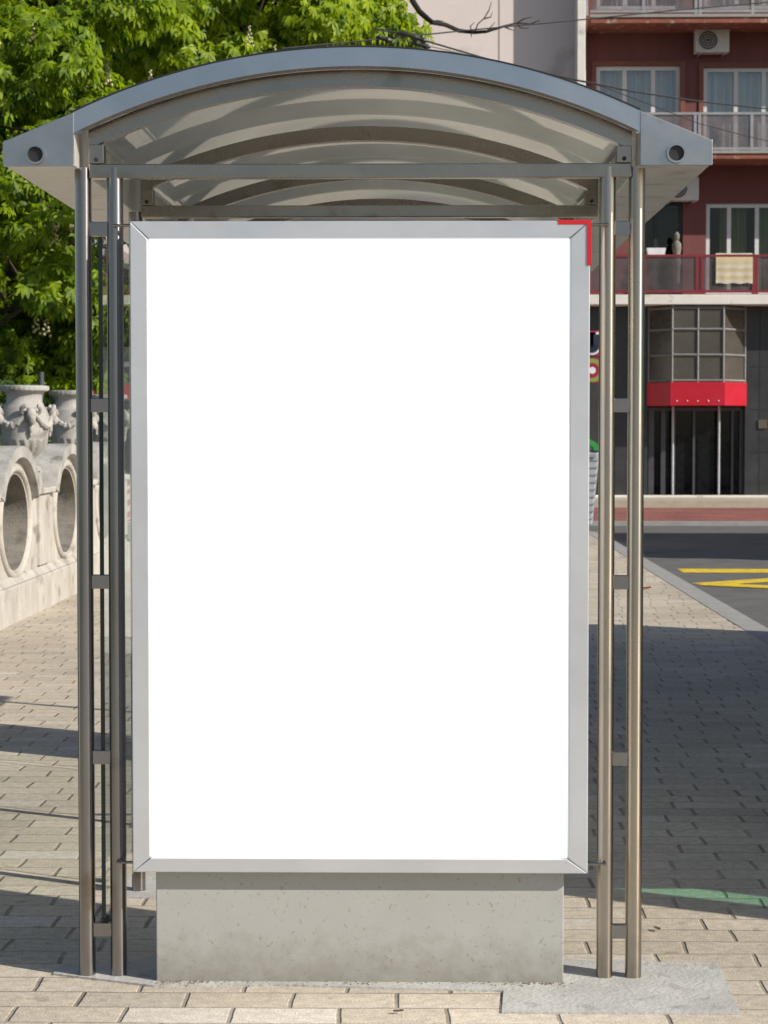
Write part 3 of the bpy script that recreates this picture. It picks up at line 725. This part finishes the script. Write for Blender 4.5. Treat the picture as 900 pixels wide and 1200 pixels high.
# ------------------------------------------------------------------ red apartment building
YR=39.0; YS=37.9
def w3(px,py): return W(px,py,YR)
rb=thing('apartment_building','dark red apartment building with balconies above a grey granite ground floor','building',(9,YR,0))
rx0,rx1=X(684,YR),22.0
zs0,zs1=Z(357,YS),Z(345.5,YS)
hol=[]
wins=[]   # (x0,x1,z0,z1, divisions, curtain)
def addwin(p0,p1,y0,y1,div,cur): wins.append((X(p0,YR),X(p1,YR),Z(y1,YR),Z(y0,YR),div,cur))
addwin(697,795,78,183,[0,.34,.68,1],curtain)
addwin(822,963,80,183,[0,.27,.50,.77,1],curtain)
addwin(995,1100,80,183,[0,.34,.68,1],curtain)
addwin(742,799,236,345,[0,.45,1],None)
addwin(826,962,239,345,[0,.2,.44,.72,1],curtaing)
addwin(995,1100,239,345,[0,.34,.68,1],curtaing)
addwin(697,795,-90,12,[0,.34,.68,1],curtain)
addwin(822,963,-90,12,[0,.27,.50,.77,1],curtain)
zt=18.0
mb=MB(); rect_hole_wall(mb,rx0,rx1,zs1,zt,YR,[w_[:4] for w_ in wins],.22)
mb.add([(rx0,YR,0.1),(rx0,YR+10,0.1),(rx0,YR+10,zt),(rx0,YR,zt)],[(0,1,2,3)])
mb.add([(rx1,YR,0.1),(rx1,YR+10,0.1),(rx1,YR+10,zt),(rx1,YR,zt)],[(3,2,1,0)])
mb.add([(rx0,YR+10,0.1),(rx1,YR+10,0.1),(rx1,YR+10,zt),(rx0,YR+10,zt)],[(3,2,1,0)])
mb.build('wall',redwall,rb)
MB().box(rx0-.2,rx1+.2,YR-.3,YR+10.2,zt,zt+.3).build('roof',kerb_m,rb)
def window(parent,x0,x1,z0,z1,Y,div,cur,fm=winframe,fw=.085):
    if cur is None: fm=blackp
    gl=pane if cur is curtain else pane_d
    f=MB(); ya,yb=Y+.06,Y+.13
    f.box(x0,x1,ya,yb,z1-fw,z1); f.box(x0,x1,ya,yb,z0,z0+fw)
    for i,t in enumerate(div):
        x=x0+(x1-x0)*t; a=x-fw/2 if 0<t<1 else (x if t==0 else x-fw)
        f.box(a,a+fw,ya-.004,yb+.004,z0+fw,z1-fw)
    win=f.build('window',fm,parent)
    MB().add([(x0+.02,Y+.10,z0+.02),(x1-.02,Y+.10,z0+.02),(x1-.02,Y+.10,z1-.02),(x0+.02,Y+.10,z1-.02)],[(0,1,2,3)]).build('pane',gl,win)
    MB().add([(x0,Y+1.4,z0),(x1,Y+1.4,z0),(x1,Y+1.4,z1),(x0,Y+1.4,z1),(x0,Y+.23,z0),(x1,Y+.23,z0),(x1,Y+.23,z1),(x0,Y+.23,z1)],[(0,1,2,3),(4,0,3,7),(1,5,6,2),(7,3,2,6),(4,5,1,0)]).build('interior',darkroom,win)
    if cur:
        n=60; v=[]; F=[]
        for i in range(n+1):
            x=x0+(x1-x0)*i/n; y=Y+.30+.03*math.sin(i*1.7+x)+.015*math.sin(i*.6)
            v+=[(x,y,z0),(x,y,z1)]
        skip=set()
        if cur is curtaing: skip=set(range(0,8))|set(range(22,27))|set(range(40,60))
        for i in range(n):
            if i in skip: continue
            F.append((2*i,2*i+2,2*i+3,2*i+1))
        MB().add(v,F).build('curtain',cur,win,smooth=True)
    return win
for w_ in wins: window(rb,w_[0],w_[1],w_[2],w_[3],YR,w_[4],w_[5])
# window surrounds on the lower floor
for w_ in wins[:2]:
    x0,x1,z0,z1=w_[:4]
    s_=MB(); s_.box(x0-.1,x0-.003,YR-.03,YR+.05,z0,z1+.1); s_.box(x1+.003,x1+.1,YR-.03,YR+.05,z0,z1+.1); s_.box(x0-.003,x1+.003,YR-.03,YR+.05,z1+.003,z1+.1)
    s_.build('window_surround',mat('dull_red_surround',(.20,.075,.055),.85),rb)
# balconies
def balcony(yt,yb_,rail_t,rail_b,posts,slabm,railm,panelm,name='balcony',lip=None):
    b=MB().box(rx0+.02,rx1-.02,YS,YR-.002,Z(yb_,YS),Z(yt,YS)).build(name,slabm,rb,bevel=.01)
    if lip: MB().box(rx0+.01,rx1-.01,YS-.03,YS-.002,Z(yt,YS)-.045,Z(yt,YS)+.015).build('edge_trim',lip,b)
    r=MB(); zt_,zb_=Z(rail_t,YS),Z(rail_b,YS); y=YS+.06
    r.box(rx0+.02,rx1-.02,y-.025,y+.025,zt_-.05,zt_); r.box(rx0+.02,rx1-.02,y-.02,y+.02,zb_,zb_+.05)
    for p in posts:
        x=X(p,YS); r.box(x-.03,x+.03,y-.022,y+.022,Z(yt,YS)+.001,zt_-.05)
    r.box(rx0+.02,rx0+.07,y-.018,YR-.01,zt_-.05,zt_-.002)
    ra=r.build('railing',railm,b)
    MB().add([(rx0+.06,y,zb_+.05),(rx1-.06,y,zb_+.05),(rx1-.06,y,zt_-.05),(rx0+.06,y,zt_-.05)],[(0,1,2,3)]).build('rail_panel',panelm,ra)
    return b
posts=[686,752,813,818,879,940,945,1010,1070,1075]
balcony(18.5,28,-27,15,posts,redslab,railgrey,railgl,lip=kerb_m)
balcony(178,187,132,176,posts,redslab,railgrey,railgl,lip=kerb_m)
balcony(345.5,357,298.5,343,[686,755,816,822,882,886,945,1010,1075],whitep,railred,railgd)
# white rainwater pipe edge between the two houses
MB().box(X(675.5,37.7),X(685,37.7),37.85,38.9,.1,17.5).build('corner_pilaster',whitep,rb,bevel=.01)
# granite ground floor, bay, red band, door
YG=38.6
bx0_,bx1_=X(759,YG),X(873,YG)
gf=MB(); rect_hole_wall(gf,rx0,rx1,.1,zs0-.002,YG,[(bx0_,bx1_,.1,zs0-.1)],.5); gf.build('granite_cladding',granite,rb)
gj=MB()
for px in (720,740,890,920,960,1000): gj.box(X(px,YG)-.012,X(px,YG)+.012,YG-.004,YG+.01,.12,zs0-.01)
for py in (430,480,530): gj.box(bx1_+.1,rx1-.1,YG-.005,YG+.01,Z(py,YG)-.012,Z(py,YG)+.012)
gj.build('granite_joint',blackp,rb)
YBf=38.0
bxa,bxb,bxc,bxd=X(760,YG),X(787,YBf),X(847,YBf),X(872,YG)
def bayprism(z0,z1,g=0.):
    return [(bxa+g,YG+.3-g),(bxa+g,YG-.02),(bxb,YBf+g),(bxc,YBf+g),(bxd-g,YG-.02),(bxd-g,YG+.3-g)],z0,z1
zA,zB,zC,zD=Z(358.5,YBf),Z(448,YBf),Z(475.5,YBf),.1
pts,a,b=bayprism(zB,zA); bay=MB().prism(pts,'z',zB+.002,zs0-.004).build('glazed_bay',blockg,rb)
fb=MB()
segs=[((bxa,YG-.02),(bxb,YBf)),((bxb,YBf),(bxc,YBf)),((bxc,YBf),(bxd,YG-.02))]
for zz_ in [Z(p,YBf) for p in (361,386,416,446)]:
    for (p,q) in segs: fb.tube([(p[0],p[1]-.012,zz_),(q[0],q[1]-.012,zz_)],.028,6)
for (x,y) in [(bxa,YG-.02),(bxb,YBf),((bxb+bxc)/2,YBf),(bxc,YBf),(bxd,YG-.02)]: fb.tube([(x,y-.012,zB),(x,y-.012,zs0-.01)],.028,6)
fb.build('glazing_bars',mat('dull_glazing_bar',(.22,.22,.22),.5,.3),bay)
pts,_,_=bayprism(0,0); pts=[(x+(-.04 if x<(bxb+bxc)/2 else .04),y-.05) for x,y in pts]
sb=MB().prism(pts,'z',zC,zB).build('red_fascia',redsign,rb,bevel=.01)
bolts=MB()
for i in range(5):
    x=bxb+.1+(bxc-bxb-.2)*i/4; bolts.blob((x,YBf-.055,zC+.10),.016,8,5)
bolts.build('stud',whitesg,sb)
dr=MB().add([(bxa+.02,YG+.35,.1),(bxd-.02,YG+.35,.1),(bxd-.02,YG+.35,zC),(bxa+.02,YG+.35,zC)],[(0,1,2,3)]).build('door',blackgl,rb)
dm=MB()
for px,wd in ((763,.12),(777,.10),(789.5,.06),(813,.05),(843,.06),(858,.05),(869,.10)): x=X(px,YG+.3); dm.box(x-wd/2,x+wd/2,YG+.26,YG+.33,.1,zC-.03)
dm.box(bxa+.02,bxd-.02,YG+.25,YG+.335,zC-.10,zC-.03)
dm.build('door_frame',mat('dark_door_metal',(.10,.10,.11),.35,.5),dr)
for px in (788.5,842.5):
    x=X(px,YG+.1); MB().tube([(x,YG+.1,.16),(x,YG+.1,2.05)],.026,10).build('handle',mat('satin_handle',(.5,.52,.55),.4,.3),dr,smooth=True)
MB().box(rx0,rx1,YG-.12,YG-.004,.1,.155).build('door_step',whitep,rb,bevel=.008)
plq=MB().box(X(888.5,YG),X(898.5,YG),YG-.03,YG-.006,Z(502,YG),Z(492,YG)).build('name_plate',mat('dull_brass_plate',(.15,.135,.10),.5,.5),rb)

# things on the building
def ac(px,py,label):
    c=W(px,py,YR-.2); a=thing('air_conditioner',label,'air conditioner',(c.x,YR-.2,c.z-.27),'air conditioners on the red facade')
    MB().box(c.x-.36,c.x+.36,YR-.38,YR-.06,c.z-.25,c.z+.25).build('casing',acm,a,bevel=.02)
    g=MB(); fx=c.x-.09
    g.lathe([(.20,0),(.20,.012),(.0,.014)],(0,0,0),28)
    go=g.build('fan_grille',mat('fan_grille_dark',(.05,.055,.055),.5),a,loc=(0,0,0)); go.rotation_euler=(math.pi/2,0,0); go.location=(fx-c.x,-.182,.27)
    h=MB()
    for r_ in (.05,.10,.15,.20):
        h.tube([(fx+r_*math.cos(t),YR-.40,c.z+r_*math.sin(t)) for t in [i*math.pi/14 for i in range(29)]],.006,5,False)
    h.build('guard_ring',acm,a)
    k_=MB()
    for x in (c.x-.28,c.x+.24): k_.box(x,x+.04,YR-.36,YR-.004,c.z-.29,c.z-.255)
    k_.build('wall_bracket',railgrey,a)
ac(833.5,49,'white air conditioner with a round dark fan high between the upper windows')
ac(798,222,'white air conditioner below the middle balcony, half hidden by the shelter roof corner')
tw=MB(); n=24; tx0_,tx1_=X(838,YS),X(881,YS); ztop_=Z(297.5,YS); zb_=Z(333,YS)
tw_=[]
for side,(zlo,dy) in enumerate(((zb_,-.045),(zb_+.25,.14))):
    v=[];F=[]; m_=8
    for j in range(m_+1):
        for i in range(n+1):
            t=j/m_; x=tx0_+(tx1_-tx0_)*i/n; z=ztop_+.01+(zlo-ztop_)*t+.01*math.sin(i*.7)*t
            y=YS+.06+dy*(min(1,t*4))+(.004*math.sin(i*.8+side))*t; v.append((x,y,z))
    for j in range(m_):
        for i in range(n):
            a=j*(n+1)+i; tw.cur=1 if (j in (1,2,4,6)) else 0
            tw.add([],[]); tw.f.append([a+len(tw_),a+1+len(tw_),a+n+2+len(tw_),a+n+1+len(tw_)]); tw.mi.append(tw.cur)
    tw.v+=v; tw_=tw.v[:]
tag(tw.build('towel',[mat('cream_towel',(.58,.53,.42),.95),mat('yellow_towel_stripe',(.52,.44,.27),.95)],smooth=True),'cream and yellow striped towel hanging over the dark red balcony rail','towel')
p=W(793,296,YR-.5)
fg=thing('statuette','small pale statuette standing on the lower balcony beside the dark opening','statuette',(p.x,YR-.5,zs1))
MB().lathe([(.12,0),(.12,.1),(.07,.14),(.07,.55),(.1,.6)],(p.x,YR-.5,zs1+.001),16).build('pedestal',reveal_m,fg,smooth=True)
MB().lathe([(.06,.6),(.10,.72),(.07,.86),(.10,1.02),(.09,1.12),(.035,1.18),(.06,1.24),(.06,1.31),(.02,1.36)],(p.x,YR-.5,zs1+.001),16).build('figure',reveal_m,fg,smooth=True)
p=W(768,297,YS+.3)
fb_=thing('flower_box','white flower box on the lower balcony rail','flower box',(p.x,YS+.15,p.z-.1))
MB().prism([(p.x-.16,p.z-.12),(p.x+.16,p.z-.12),(p.x+.2,p.z+.1),(p.x-.2,p.z+.1)],'y',YS+.1,YS+.3).build('box',whitesg,fb_)
# hanging shop sign seen in the slot beside the poster
YN=36.6
sg=thing('shop_sign','magenta and crimson projecting shop sign seen between poster frame and right posts','shop sign',(X(694,YN),YN,Z(450,YN)))
sx0,sx1=X(672,YN),X(705.5,YN)
up=MB().box(sx0,sx1,YN,YN+.15,Z(417,YN),Z(388,YN)).build('upper_board',magenta,sg,bevel=.01)
MB().box(sx0,sx1,YN,YN+.15,Z(449,YN),Z(419.5,YN)).build('lower_board',crimson,sg,bevel=.01)
lw=sg.children[1]
ua,ub=X(684,YN),X(702.5,YN); za,zb2=Z(392,YN),Z(413.5,YN)
def ushape(x0,x1,z0,z1,t,y0,y1,m,nm):
    mb=MB(); r=(x1-x0)/2; cx=(x0+x1)/2; o=[];i_=[]
    o=[(x0,z1)]+[(cx-r*math.cos(q),z0+r-r*math.sin(q)) for q in [k_*math.pi/16 for k_ in range(17)]]+[(x1,z1)]
    r2=r-t; i_=[(x1-t,z1)]+[(cx+r2*math.cos(q),z0+r-r2*math.sin(q)) for q in [k_*math.pi/16 for k_ in range(17)]]+[(x0+t,z1)]
    n=len(o); ii=i_[::-1]
    for k_ in range(n-1):
        q=[o[k_],o[k_+1],ii[k_+1],ii[k_]]; mb.prism(q,'y',y0,y1)
    return mb.build(nm,m,up)
ushape(ua-.03,ub+.03,zb2-.045,za+.045,.27,YN-.012,YN-.002,whitesg,'letter_outline')
ushape(ua,ub,zb2,za,.19,YN-.02,YN-.013,navy,'letter')
ce=W(694,434,YN)
for r_,m_,yy in ((.24,limesg,-.008),(.15,crimson,-.014),(.07,whitesg,-.02)):
    d_=MB().lathe([(r_,0),(r_,.005)],(0,0,0),32).build('emblem',m_,lw,loc=(ce.x,YN+yy+.005,ce.z)); d_.rotation_euler=(math.pi/2,0,0)
MB().box(sx0+.1,sx0+.16,YN+.04,YG,Z(420,YN),Z(416,YN)).build('arm',railgrey,sg)

# ------------------------------------------------------------------ beige building next door
YW=38.55
bb=thing('apartment_building','pale pinkish beige apartment building with blank upper walls left of the red one','building',(-5,YW,0))
gx0,gx1=-16.0,rx0-.02
zt=17.0
wl=MB(); ws=[]
for fl_ in range(3):
    z=5.2+fl_*3.1
    for xx in (-14.5,-11.4,-8.6): ws.append((xx,xx+1.7,z,z+1.6))
rect_hole_wall(wl,gx0,gx1,zs0,zt,YW,ws,.2)
wl.add([(gx0,YW,.1),(gx0,YW+9,.1),(gx0,YW+9,zt),(gx0,YW,zt)],[(0,1,2,3)])
wl.add([(gx0,YW+9,.1),(gx1,YW+9,.1),(gx1,YW+9,zt),(gx0,YW+9,zt)],[(3,2,1,0)])
wl.build('wall',beige,bb)
for h in ws: window(bb,*h,YW,[0,.5,1],curtain)
MB().box(gx0-.2,gx1-.01,YW-.3,YW+9.2,zt,zt+.3).build('roof',kerb_m,bb)
jt=MB(); x=X(584,YW); jt.box(x-.015,x+.015,YW-.006,YW-.001,zs1,zt-.01); jt.build('render_joint',mat('joint_grey',(.36,.32,.30),.9),bb)
sl_=MB().box(gx0,X(668,37.6),37.6,YW-.002,zs0,zs1).build('canopy_slab',whitep,bb,bevel=.01)
rr1=MB(); z0_,z1_=Z(345,37.7),Z(304,37.7); rr1.box(gx0,X(668,37.6),37.66,37.70,z1_-.07,z1_); 
for i in range(14): xx=gx0+.05+i*1.3; rr1.box(xx,xx+.05,37.66,37.70,zs1,z1_-.07)
ra=rr1.build('railing',whitep,bb)
MB().box(gx0+.05,X(667,37.6),37.67,37.69,zs1+.05,z1_-.08).build('rail_panel',mat('grey_pink_panel',(.24,.20,.20),.6,0,.3,.8,stretch=(.3,.3,3)),ra)
shp=MB(); shp.add([(gx0,YW-.02,.1),(gx1,YW-.02,.1),(gx1,YW-.02,zs0),(gx0,YW-.02,zs0)],[(0,1,2,3)]); shp.build('shop_front',blackgl,bb)
ml=MB()
for i in range(14): xx=gx0+.3+i*1.4; ml.box(xx,xx+.09,YW-.10,YW-.022,.1,zs0-.01)
ml.box(gx0,gx1-.05,YW-.09,YW-.023,2.9,3.0); ml.build('shop_mullions',railgrey,bb)
MB().box(X(105,37.9),X(158,37.9),37.9,38.0,Z(469,37.9),Z(449,37.9)).build('shop_awning',redsign,bb,bevel=.01)
MB().box(gx0,gx1-.05,YW-.2,YW-.03,.1,.6).build('shop_base',kerb_m,bb)

# ------------------------------------------------------------------ bin, barrier, wires
bn=thing('waste_container','galvanised waste container with a green lid beyond the poster at the kerb','waste container',(1.95,24.4,0))
bxl,bxr=1.25,X(703,24.0); y0_,y1_=24.0,25.1
MB().prism([(bxl+.1,.18),(bxr-.1,.18),(bxr,1.25),(bxl,1.25)],'y',y0_,y1_).build('body',binm,bn,bevel=.03)
rb_=MB()
for i in range(9): z=.28+i*.105; rb_.box(bxl+.09-.0*i,bxr-.09+i*.0095,y0_-.018,y0_-.002,z,z+.03)
rb_.build('rib',binm,bn)
ld=[]
for i in range(13):
    t=math.pi*i/12; ld.append(((bxl+bxr)/2+(bxr-bxl)/2*1.03*math.cos(t),1.26+.26*math.sin(t)))
lid=MB().prism(ld,'y',y0_+.06,y1_-.06).build('lid',binm,bn)
for y in (y0_-.02,y1_-.06):
    lo=[(a,b) for a,b in ld]; li=[((a-(bxl+bxr)/2)*.86+(bxl+bxr)/2,1.26+(b-1.26)*.72) for a,b in ld]
    e=MB()
    for i in range(12): e.prism([lo[i],lo[i+1],li[i+1],li[i]],'y',y,y+.078)
    e.build('lid_rim',green,bn)
MB().box(bxl+.05,bxr-.05,y0_-.05,y0_-.019,1.16,1.22).build('lift_bar',railgrey,bn,bevel=.01)
for x in (bxl+.25,bxr-.25):
    for y in (y0_+.15,y1_-.15):
        w_=MB().lathe([(.09,-.025),(.09,.025)],(0,0,0),18).build('wheel',rubber,bn); w_.rotation_euler=(0,math.pi/2,0); w_.location=(x-1.95,y-24.4,.092)
ba=thing('road_barrier','red and white striped road barrier board seen through the shelter glass','barrier',(X(146,22),22,0))
b0,b1=X(143.5,22),X(166,22); zq0,zq1=Z(612,22),Z(566,22)
bd=MB(); ns=8
bd.box(b0,b1,22.0,22.03,zq0,zq1)
bo=bd.build('board',barrier_w,ba)
for i in range(-1,6):
    z=zq0+i*.16; stp=MB(); q=[(b0+.003,max(zq0,min(zq1,z+.0))),(b1-.003,max(zq0,min(zq1,z+.2))),(b1-.003,max(zq0,min(zq1,z+.28))),(b0+.003,max(zq0,min(zq1,z+.08)))]
    if abs(q[3][1]-q[0][1])+abs(q[2][1]-q[1][1])<.02: continue
    stp.prism(q,'y',21.994,21.998).build('stripe',barrier_r,bo)
ps=MB(); ps.box((b0+b1)/2-.03,(b0+b1)/2+.03,22.032,22.09,.05,zq1); ps.build('post',railgrey,ba)
MB().box(b0-.05,b1+.05,21.8,22.3,.001,.08).build('foot',rubber,ba,bevel=.02)
lampx=X(48,18)
def wire(pts,D0,D1,label,r=.009,ins=()):
    P=[]; n=len(pts)
    for i,(x,y) in enumerate(pts): P.append(W(x,y,D0+(D1-D0)*i/(n-1)))
    w_=thing('overhead_wire',label,'wire',tuple(P[0]),'overhead wires across the street')
    MB().tube(P,r,6).build('cable',rubber,w_)
    for (x,y,l) in ins:
        c=W(x,y,D0); MB().tube([c+Vector((-l,0,l*.15)),c+Vector((-l*.5,0,.02)),c+Vector((0,0,0)),c+Vector((l*.5,0,-.02)),c+Vector((l,0,-l*.2))],[.010,.036,.024,.040,.010],8).build('insulator',blackp,w_,smooth=True)
wire([(330,57),(444,46),(543,36),(677,23.5),(790,12),(900,2.5),(1100,-18)],19,24,'topmost dark overhead wire with insulators rising to the upper right',.010,((450,45.5,.10),(478,41,.14)))
wire([(440,34),(469,39),(584,73),(677,94),(740,107),(820,119),(900,127.5),(1100,140)],19,26,'thick dark overhead wire sloping down across the upper balcony windows',.012,((492,46,.10),))
wire([(470,47),(520,58),(600,78),(660,91),(705,101),(820,145),(873,159),(1050,200)],20,27,'thin lowest overhead wire crossing the middle balcony rail',.006,((494,53,.12),))
# slim dark pole behind the urns
lp=thing('lamp_pole','slim dark pole standing behind the stone urns under the trees','pole',(X(48.5,15),15,-.2))
MB().tube([(X(48.5,15),15,-.2),(X(48.5,15),15,Z(436,15))],.03,12).build('shaft',mat('dark_pole_paint',(.06,.065,.07),.5),lp,smooth=True)
MB().lathe([(.09,0),(.09,.25),(.05,.32),(.04,.4)],(X(48.5,15),15,-.2),16).build('foot',railgrey,lp,smooth=True)

def fallen(px,py,label,col,sz,a):
    g=G(px,py,.004)
    mb=MB(); n=9; v=[]
    for i in range(n):
        u=i/(n-1); w_=.5*sz*.55*math.sin(math.pi*u)**.7*(1+.15*math.sin(i*2.3))
        x=(u-.5)*sz; z=.006+.22*sz*(u-.5)**2+.05*sz
        for q in (-1,0,1): v.append((g.x+x*math.cos(a)-q*w_*math.sin(a),g.y+x*math.sin(a)+q*w_*math.cos(a),z+abs(q)*.12*sz))
    f=[]
    for i in range(n-1):
        for q in (0,1): f.append((3*i+q,3*i+q+1,3*i+q+4,3*i+q+3))
    tag(mb.add(v,f).build('fallen_leaf',mat('dry_leaf_'+col[0],col[1],.8,var=.3)),label,'leaf')
fallen(757,691,'small red dead leaf lying on the sunlit pavers beside the outer right post',('red',(.30,.06,.03)),.13,.6)
fallen(770,1090,'tiny brown dead leaf on the sunlit pavers right of the outer right post',('brown',(.16,.09,.05)),.035,2.1)
fallen(467,1187,'tiny dark crumpled leaf on the pavers in front of the plinth',('dark',(.07,.05,.035)),.03,.3)
# ------------------------------------------------------------------ bus at the kerb, outside the frame on the right: it casts the big shadow
bus=thing('bus','white city bus with tinted green glass waiting at the kerb beside the shelter','bus',(4.3,5,-.12))
ux0,ux1,uy0,uy1=3.02,5.52,-.30,8.75; zr=-.12; zw0,zw1,zroof=.95,2.25,2.86
body=MB()
body.box(ux0,ux1,uy0,uy1,zr+.30,zw0)
body.box(ux0,ux1,uy0,uy1,zw1+.002,zroof)
body.prism([(ux0+.12,zroof+.001),(ux1-.12,zroof+.001),(ux1-.3,zroof+.14),(ux0+.3,zroof+.14)],'y',uy0+.2,uy1-.1)
py_=[1.35,2.8,4.25,5.7,7.15]
for x in (ux0,ux1-.08):
    for y,wd in [(uy0,.19 if x<4 else .12),(uy1-.12,.12)]+[(p_-.06,.12) for p_ in py_]+([(uy0+.36,1.30)] if x<4 else []): body.box(x+.001,x+.079,y+.001,y+wd,zw0+.001,zw1+.001)  # wide front pillar and blank door panel added to narrow the light stripe
body.build('body',buswhite,bus,bevel=.03)
MB().box(ux0-.006,ux1+.006,uy0+.3,uy1-.3,.42,.62).build('stripe',busred,bus)
for x in (ux0+.04,ux1-.04):
    ys=[uy0+.12]+([uy0+.36,uy0+1.66] if x<4 else [])+[v for p_ in py_ for v in (p_-.06,p_+.06)][(2 if x<4 else 0):]+[uy1-.12]
    if x<4: ys[0]=uy0+.19; ys[2:3]=[py_[0]+.06]
    for i in range(0,len(ys),2):
        MB().add([(x,ys[i],zw0),(x,ys[i+1],zw0),(x,ys[i+1],zw1),(x,ys[i],zw1)],[(0,1,2,3)]).build('window',tint,bus)
MB().box(ux0+.1,ux1-.1,uy0+.05,uy0+.07,1.93,zw1).build('light_blocker',blackp,bus)  # board added inside the unseen bus to trim the light stripe's left end
body2=MB().box(ux0+.08,ux1-.08,uy1-.1,uy1-.02,zw0,zw1).build('rear_panel',buswhite,bus)  # opaque rear added to stop light coming through the bus
for y in (uy0+.03,):
    MB().add([(ux0+.08,y,zw0),(ux1-.08,y,zw0),(ux1-.08,y,zw1),(ux0+.08,y,zw1)],[(0,1,2,3)]).build('windscreen',tint,bus)
MB().box(ux0+.1,ux1-.1,3.2,8.4,zw0+.02,1.75).build('seat_rows',mat('seat_fabric',(.05,.07,.12),.9),bus,bevel=.05)
MB().box(ux0+.1,ux1-.1,1.6,1.7,zw0+.01,zw1).build('cab_partition',blackp,bus)
for y in (1.95,6.4):
    for x in (ux0-.02,ux1-.26):
        wl_=MB().lathe([(.30,-.13),(.46,-.13),(.48,-.08),(.48,.08),(.46,.13),(.30,.13)],(0,0,0),32).build('tyre',rubber,bus,smooth=True)
        wl_.rotation_euler=(0,math.pi/2,0); wl_.location=(x+.14-4.3,y-5,.48)
        hb=MB().lathe([(.29,-.12),(.26,.12),(.1,.13)],(0,0,0),24).build('rim',alu,wl_,loc=(0,0,0),smooth=True)
for x in (ux0+.3,ux1-.55):
    MB().box(x,x+.25,uy0-.02,uy0-.002,.5,.66).build('headlight',whitesg,bus,bevel=.01)
MB().box(ux0+.05,ux1-.05,uy0-.05,uy0-.021,.2,.42).build('bumper',blackp,bus,bevel=.02)
for sx,x in ((-1,ux0),(1,ux1)):
    m_=MB(); m_.tube([(x,uy0+.1,2.4),(x+sx*.18,uy0-.15,2.35)],.018,8); m_.box(x+sx*.18-.09,x+sx*.18+.09,uy0-.22,uy0-.15,1.95,2.35); m_.build('mirror',blackp,bus,bevel=.01)
dj=MB()
for y in (uy0+.37,uy0+.98,uy0+1.60): dj.box(ux0-.008,ux0-.001,y,y+.03,zr+.4,zw1)
dj.build('door_seal',rubber,bus)

# unseen house added across the road, outside the frame, sized to shade the road
th=thing('shadow_house','unseen narrow ochre house added across the road to shade it','house',(18,18,-.2))
hx0,hx1,hy0,hy1,hz=15,22,15.3,21.4,8.5
mb=MB(); mb.box(hx0,hx1,hy0,hy1,-.2,hz-.3); mb.build('wall',terrac,th)
MB().box(hx0-.15,hx1+.15,hy0-.15,hy1+.15,hz-.299,hz).build('roof',tile,th)
for j in range(3):
    for i in range(3):
        y=hy0+.8+i*1.75; z=.7+j*2.6
        wn=MB().box(hx0-.05,hx0-.002,y,y+1.1,z,z+1.5).build('window',winframe,th)
        MB().box(hx0-.07,hx0-.051,y+.08,y+1.02,z+.08,z+1.42).build('pane',blackgl,wn)

scn.render.engine='CYCLES'
scn.cycles.max_bounces=10; scn.cycles.transparent_max_bounces=24; scn.cycles.glossy_bounces=5
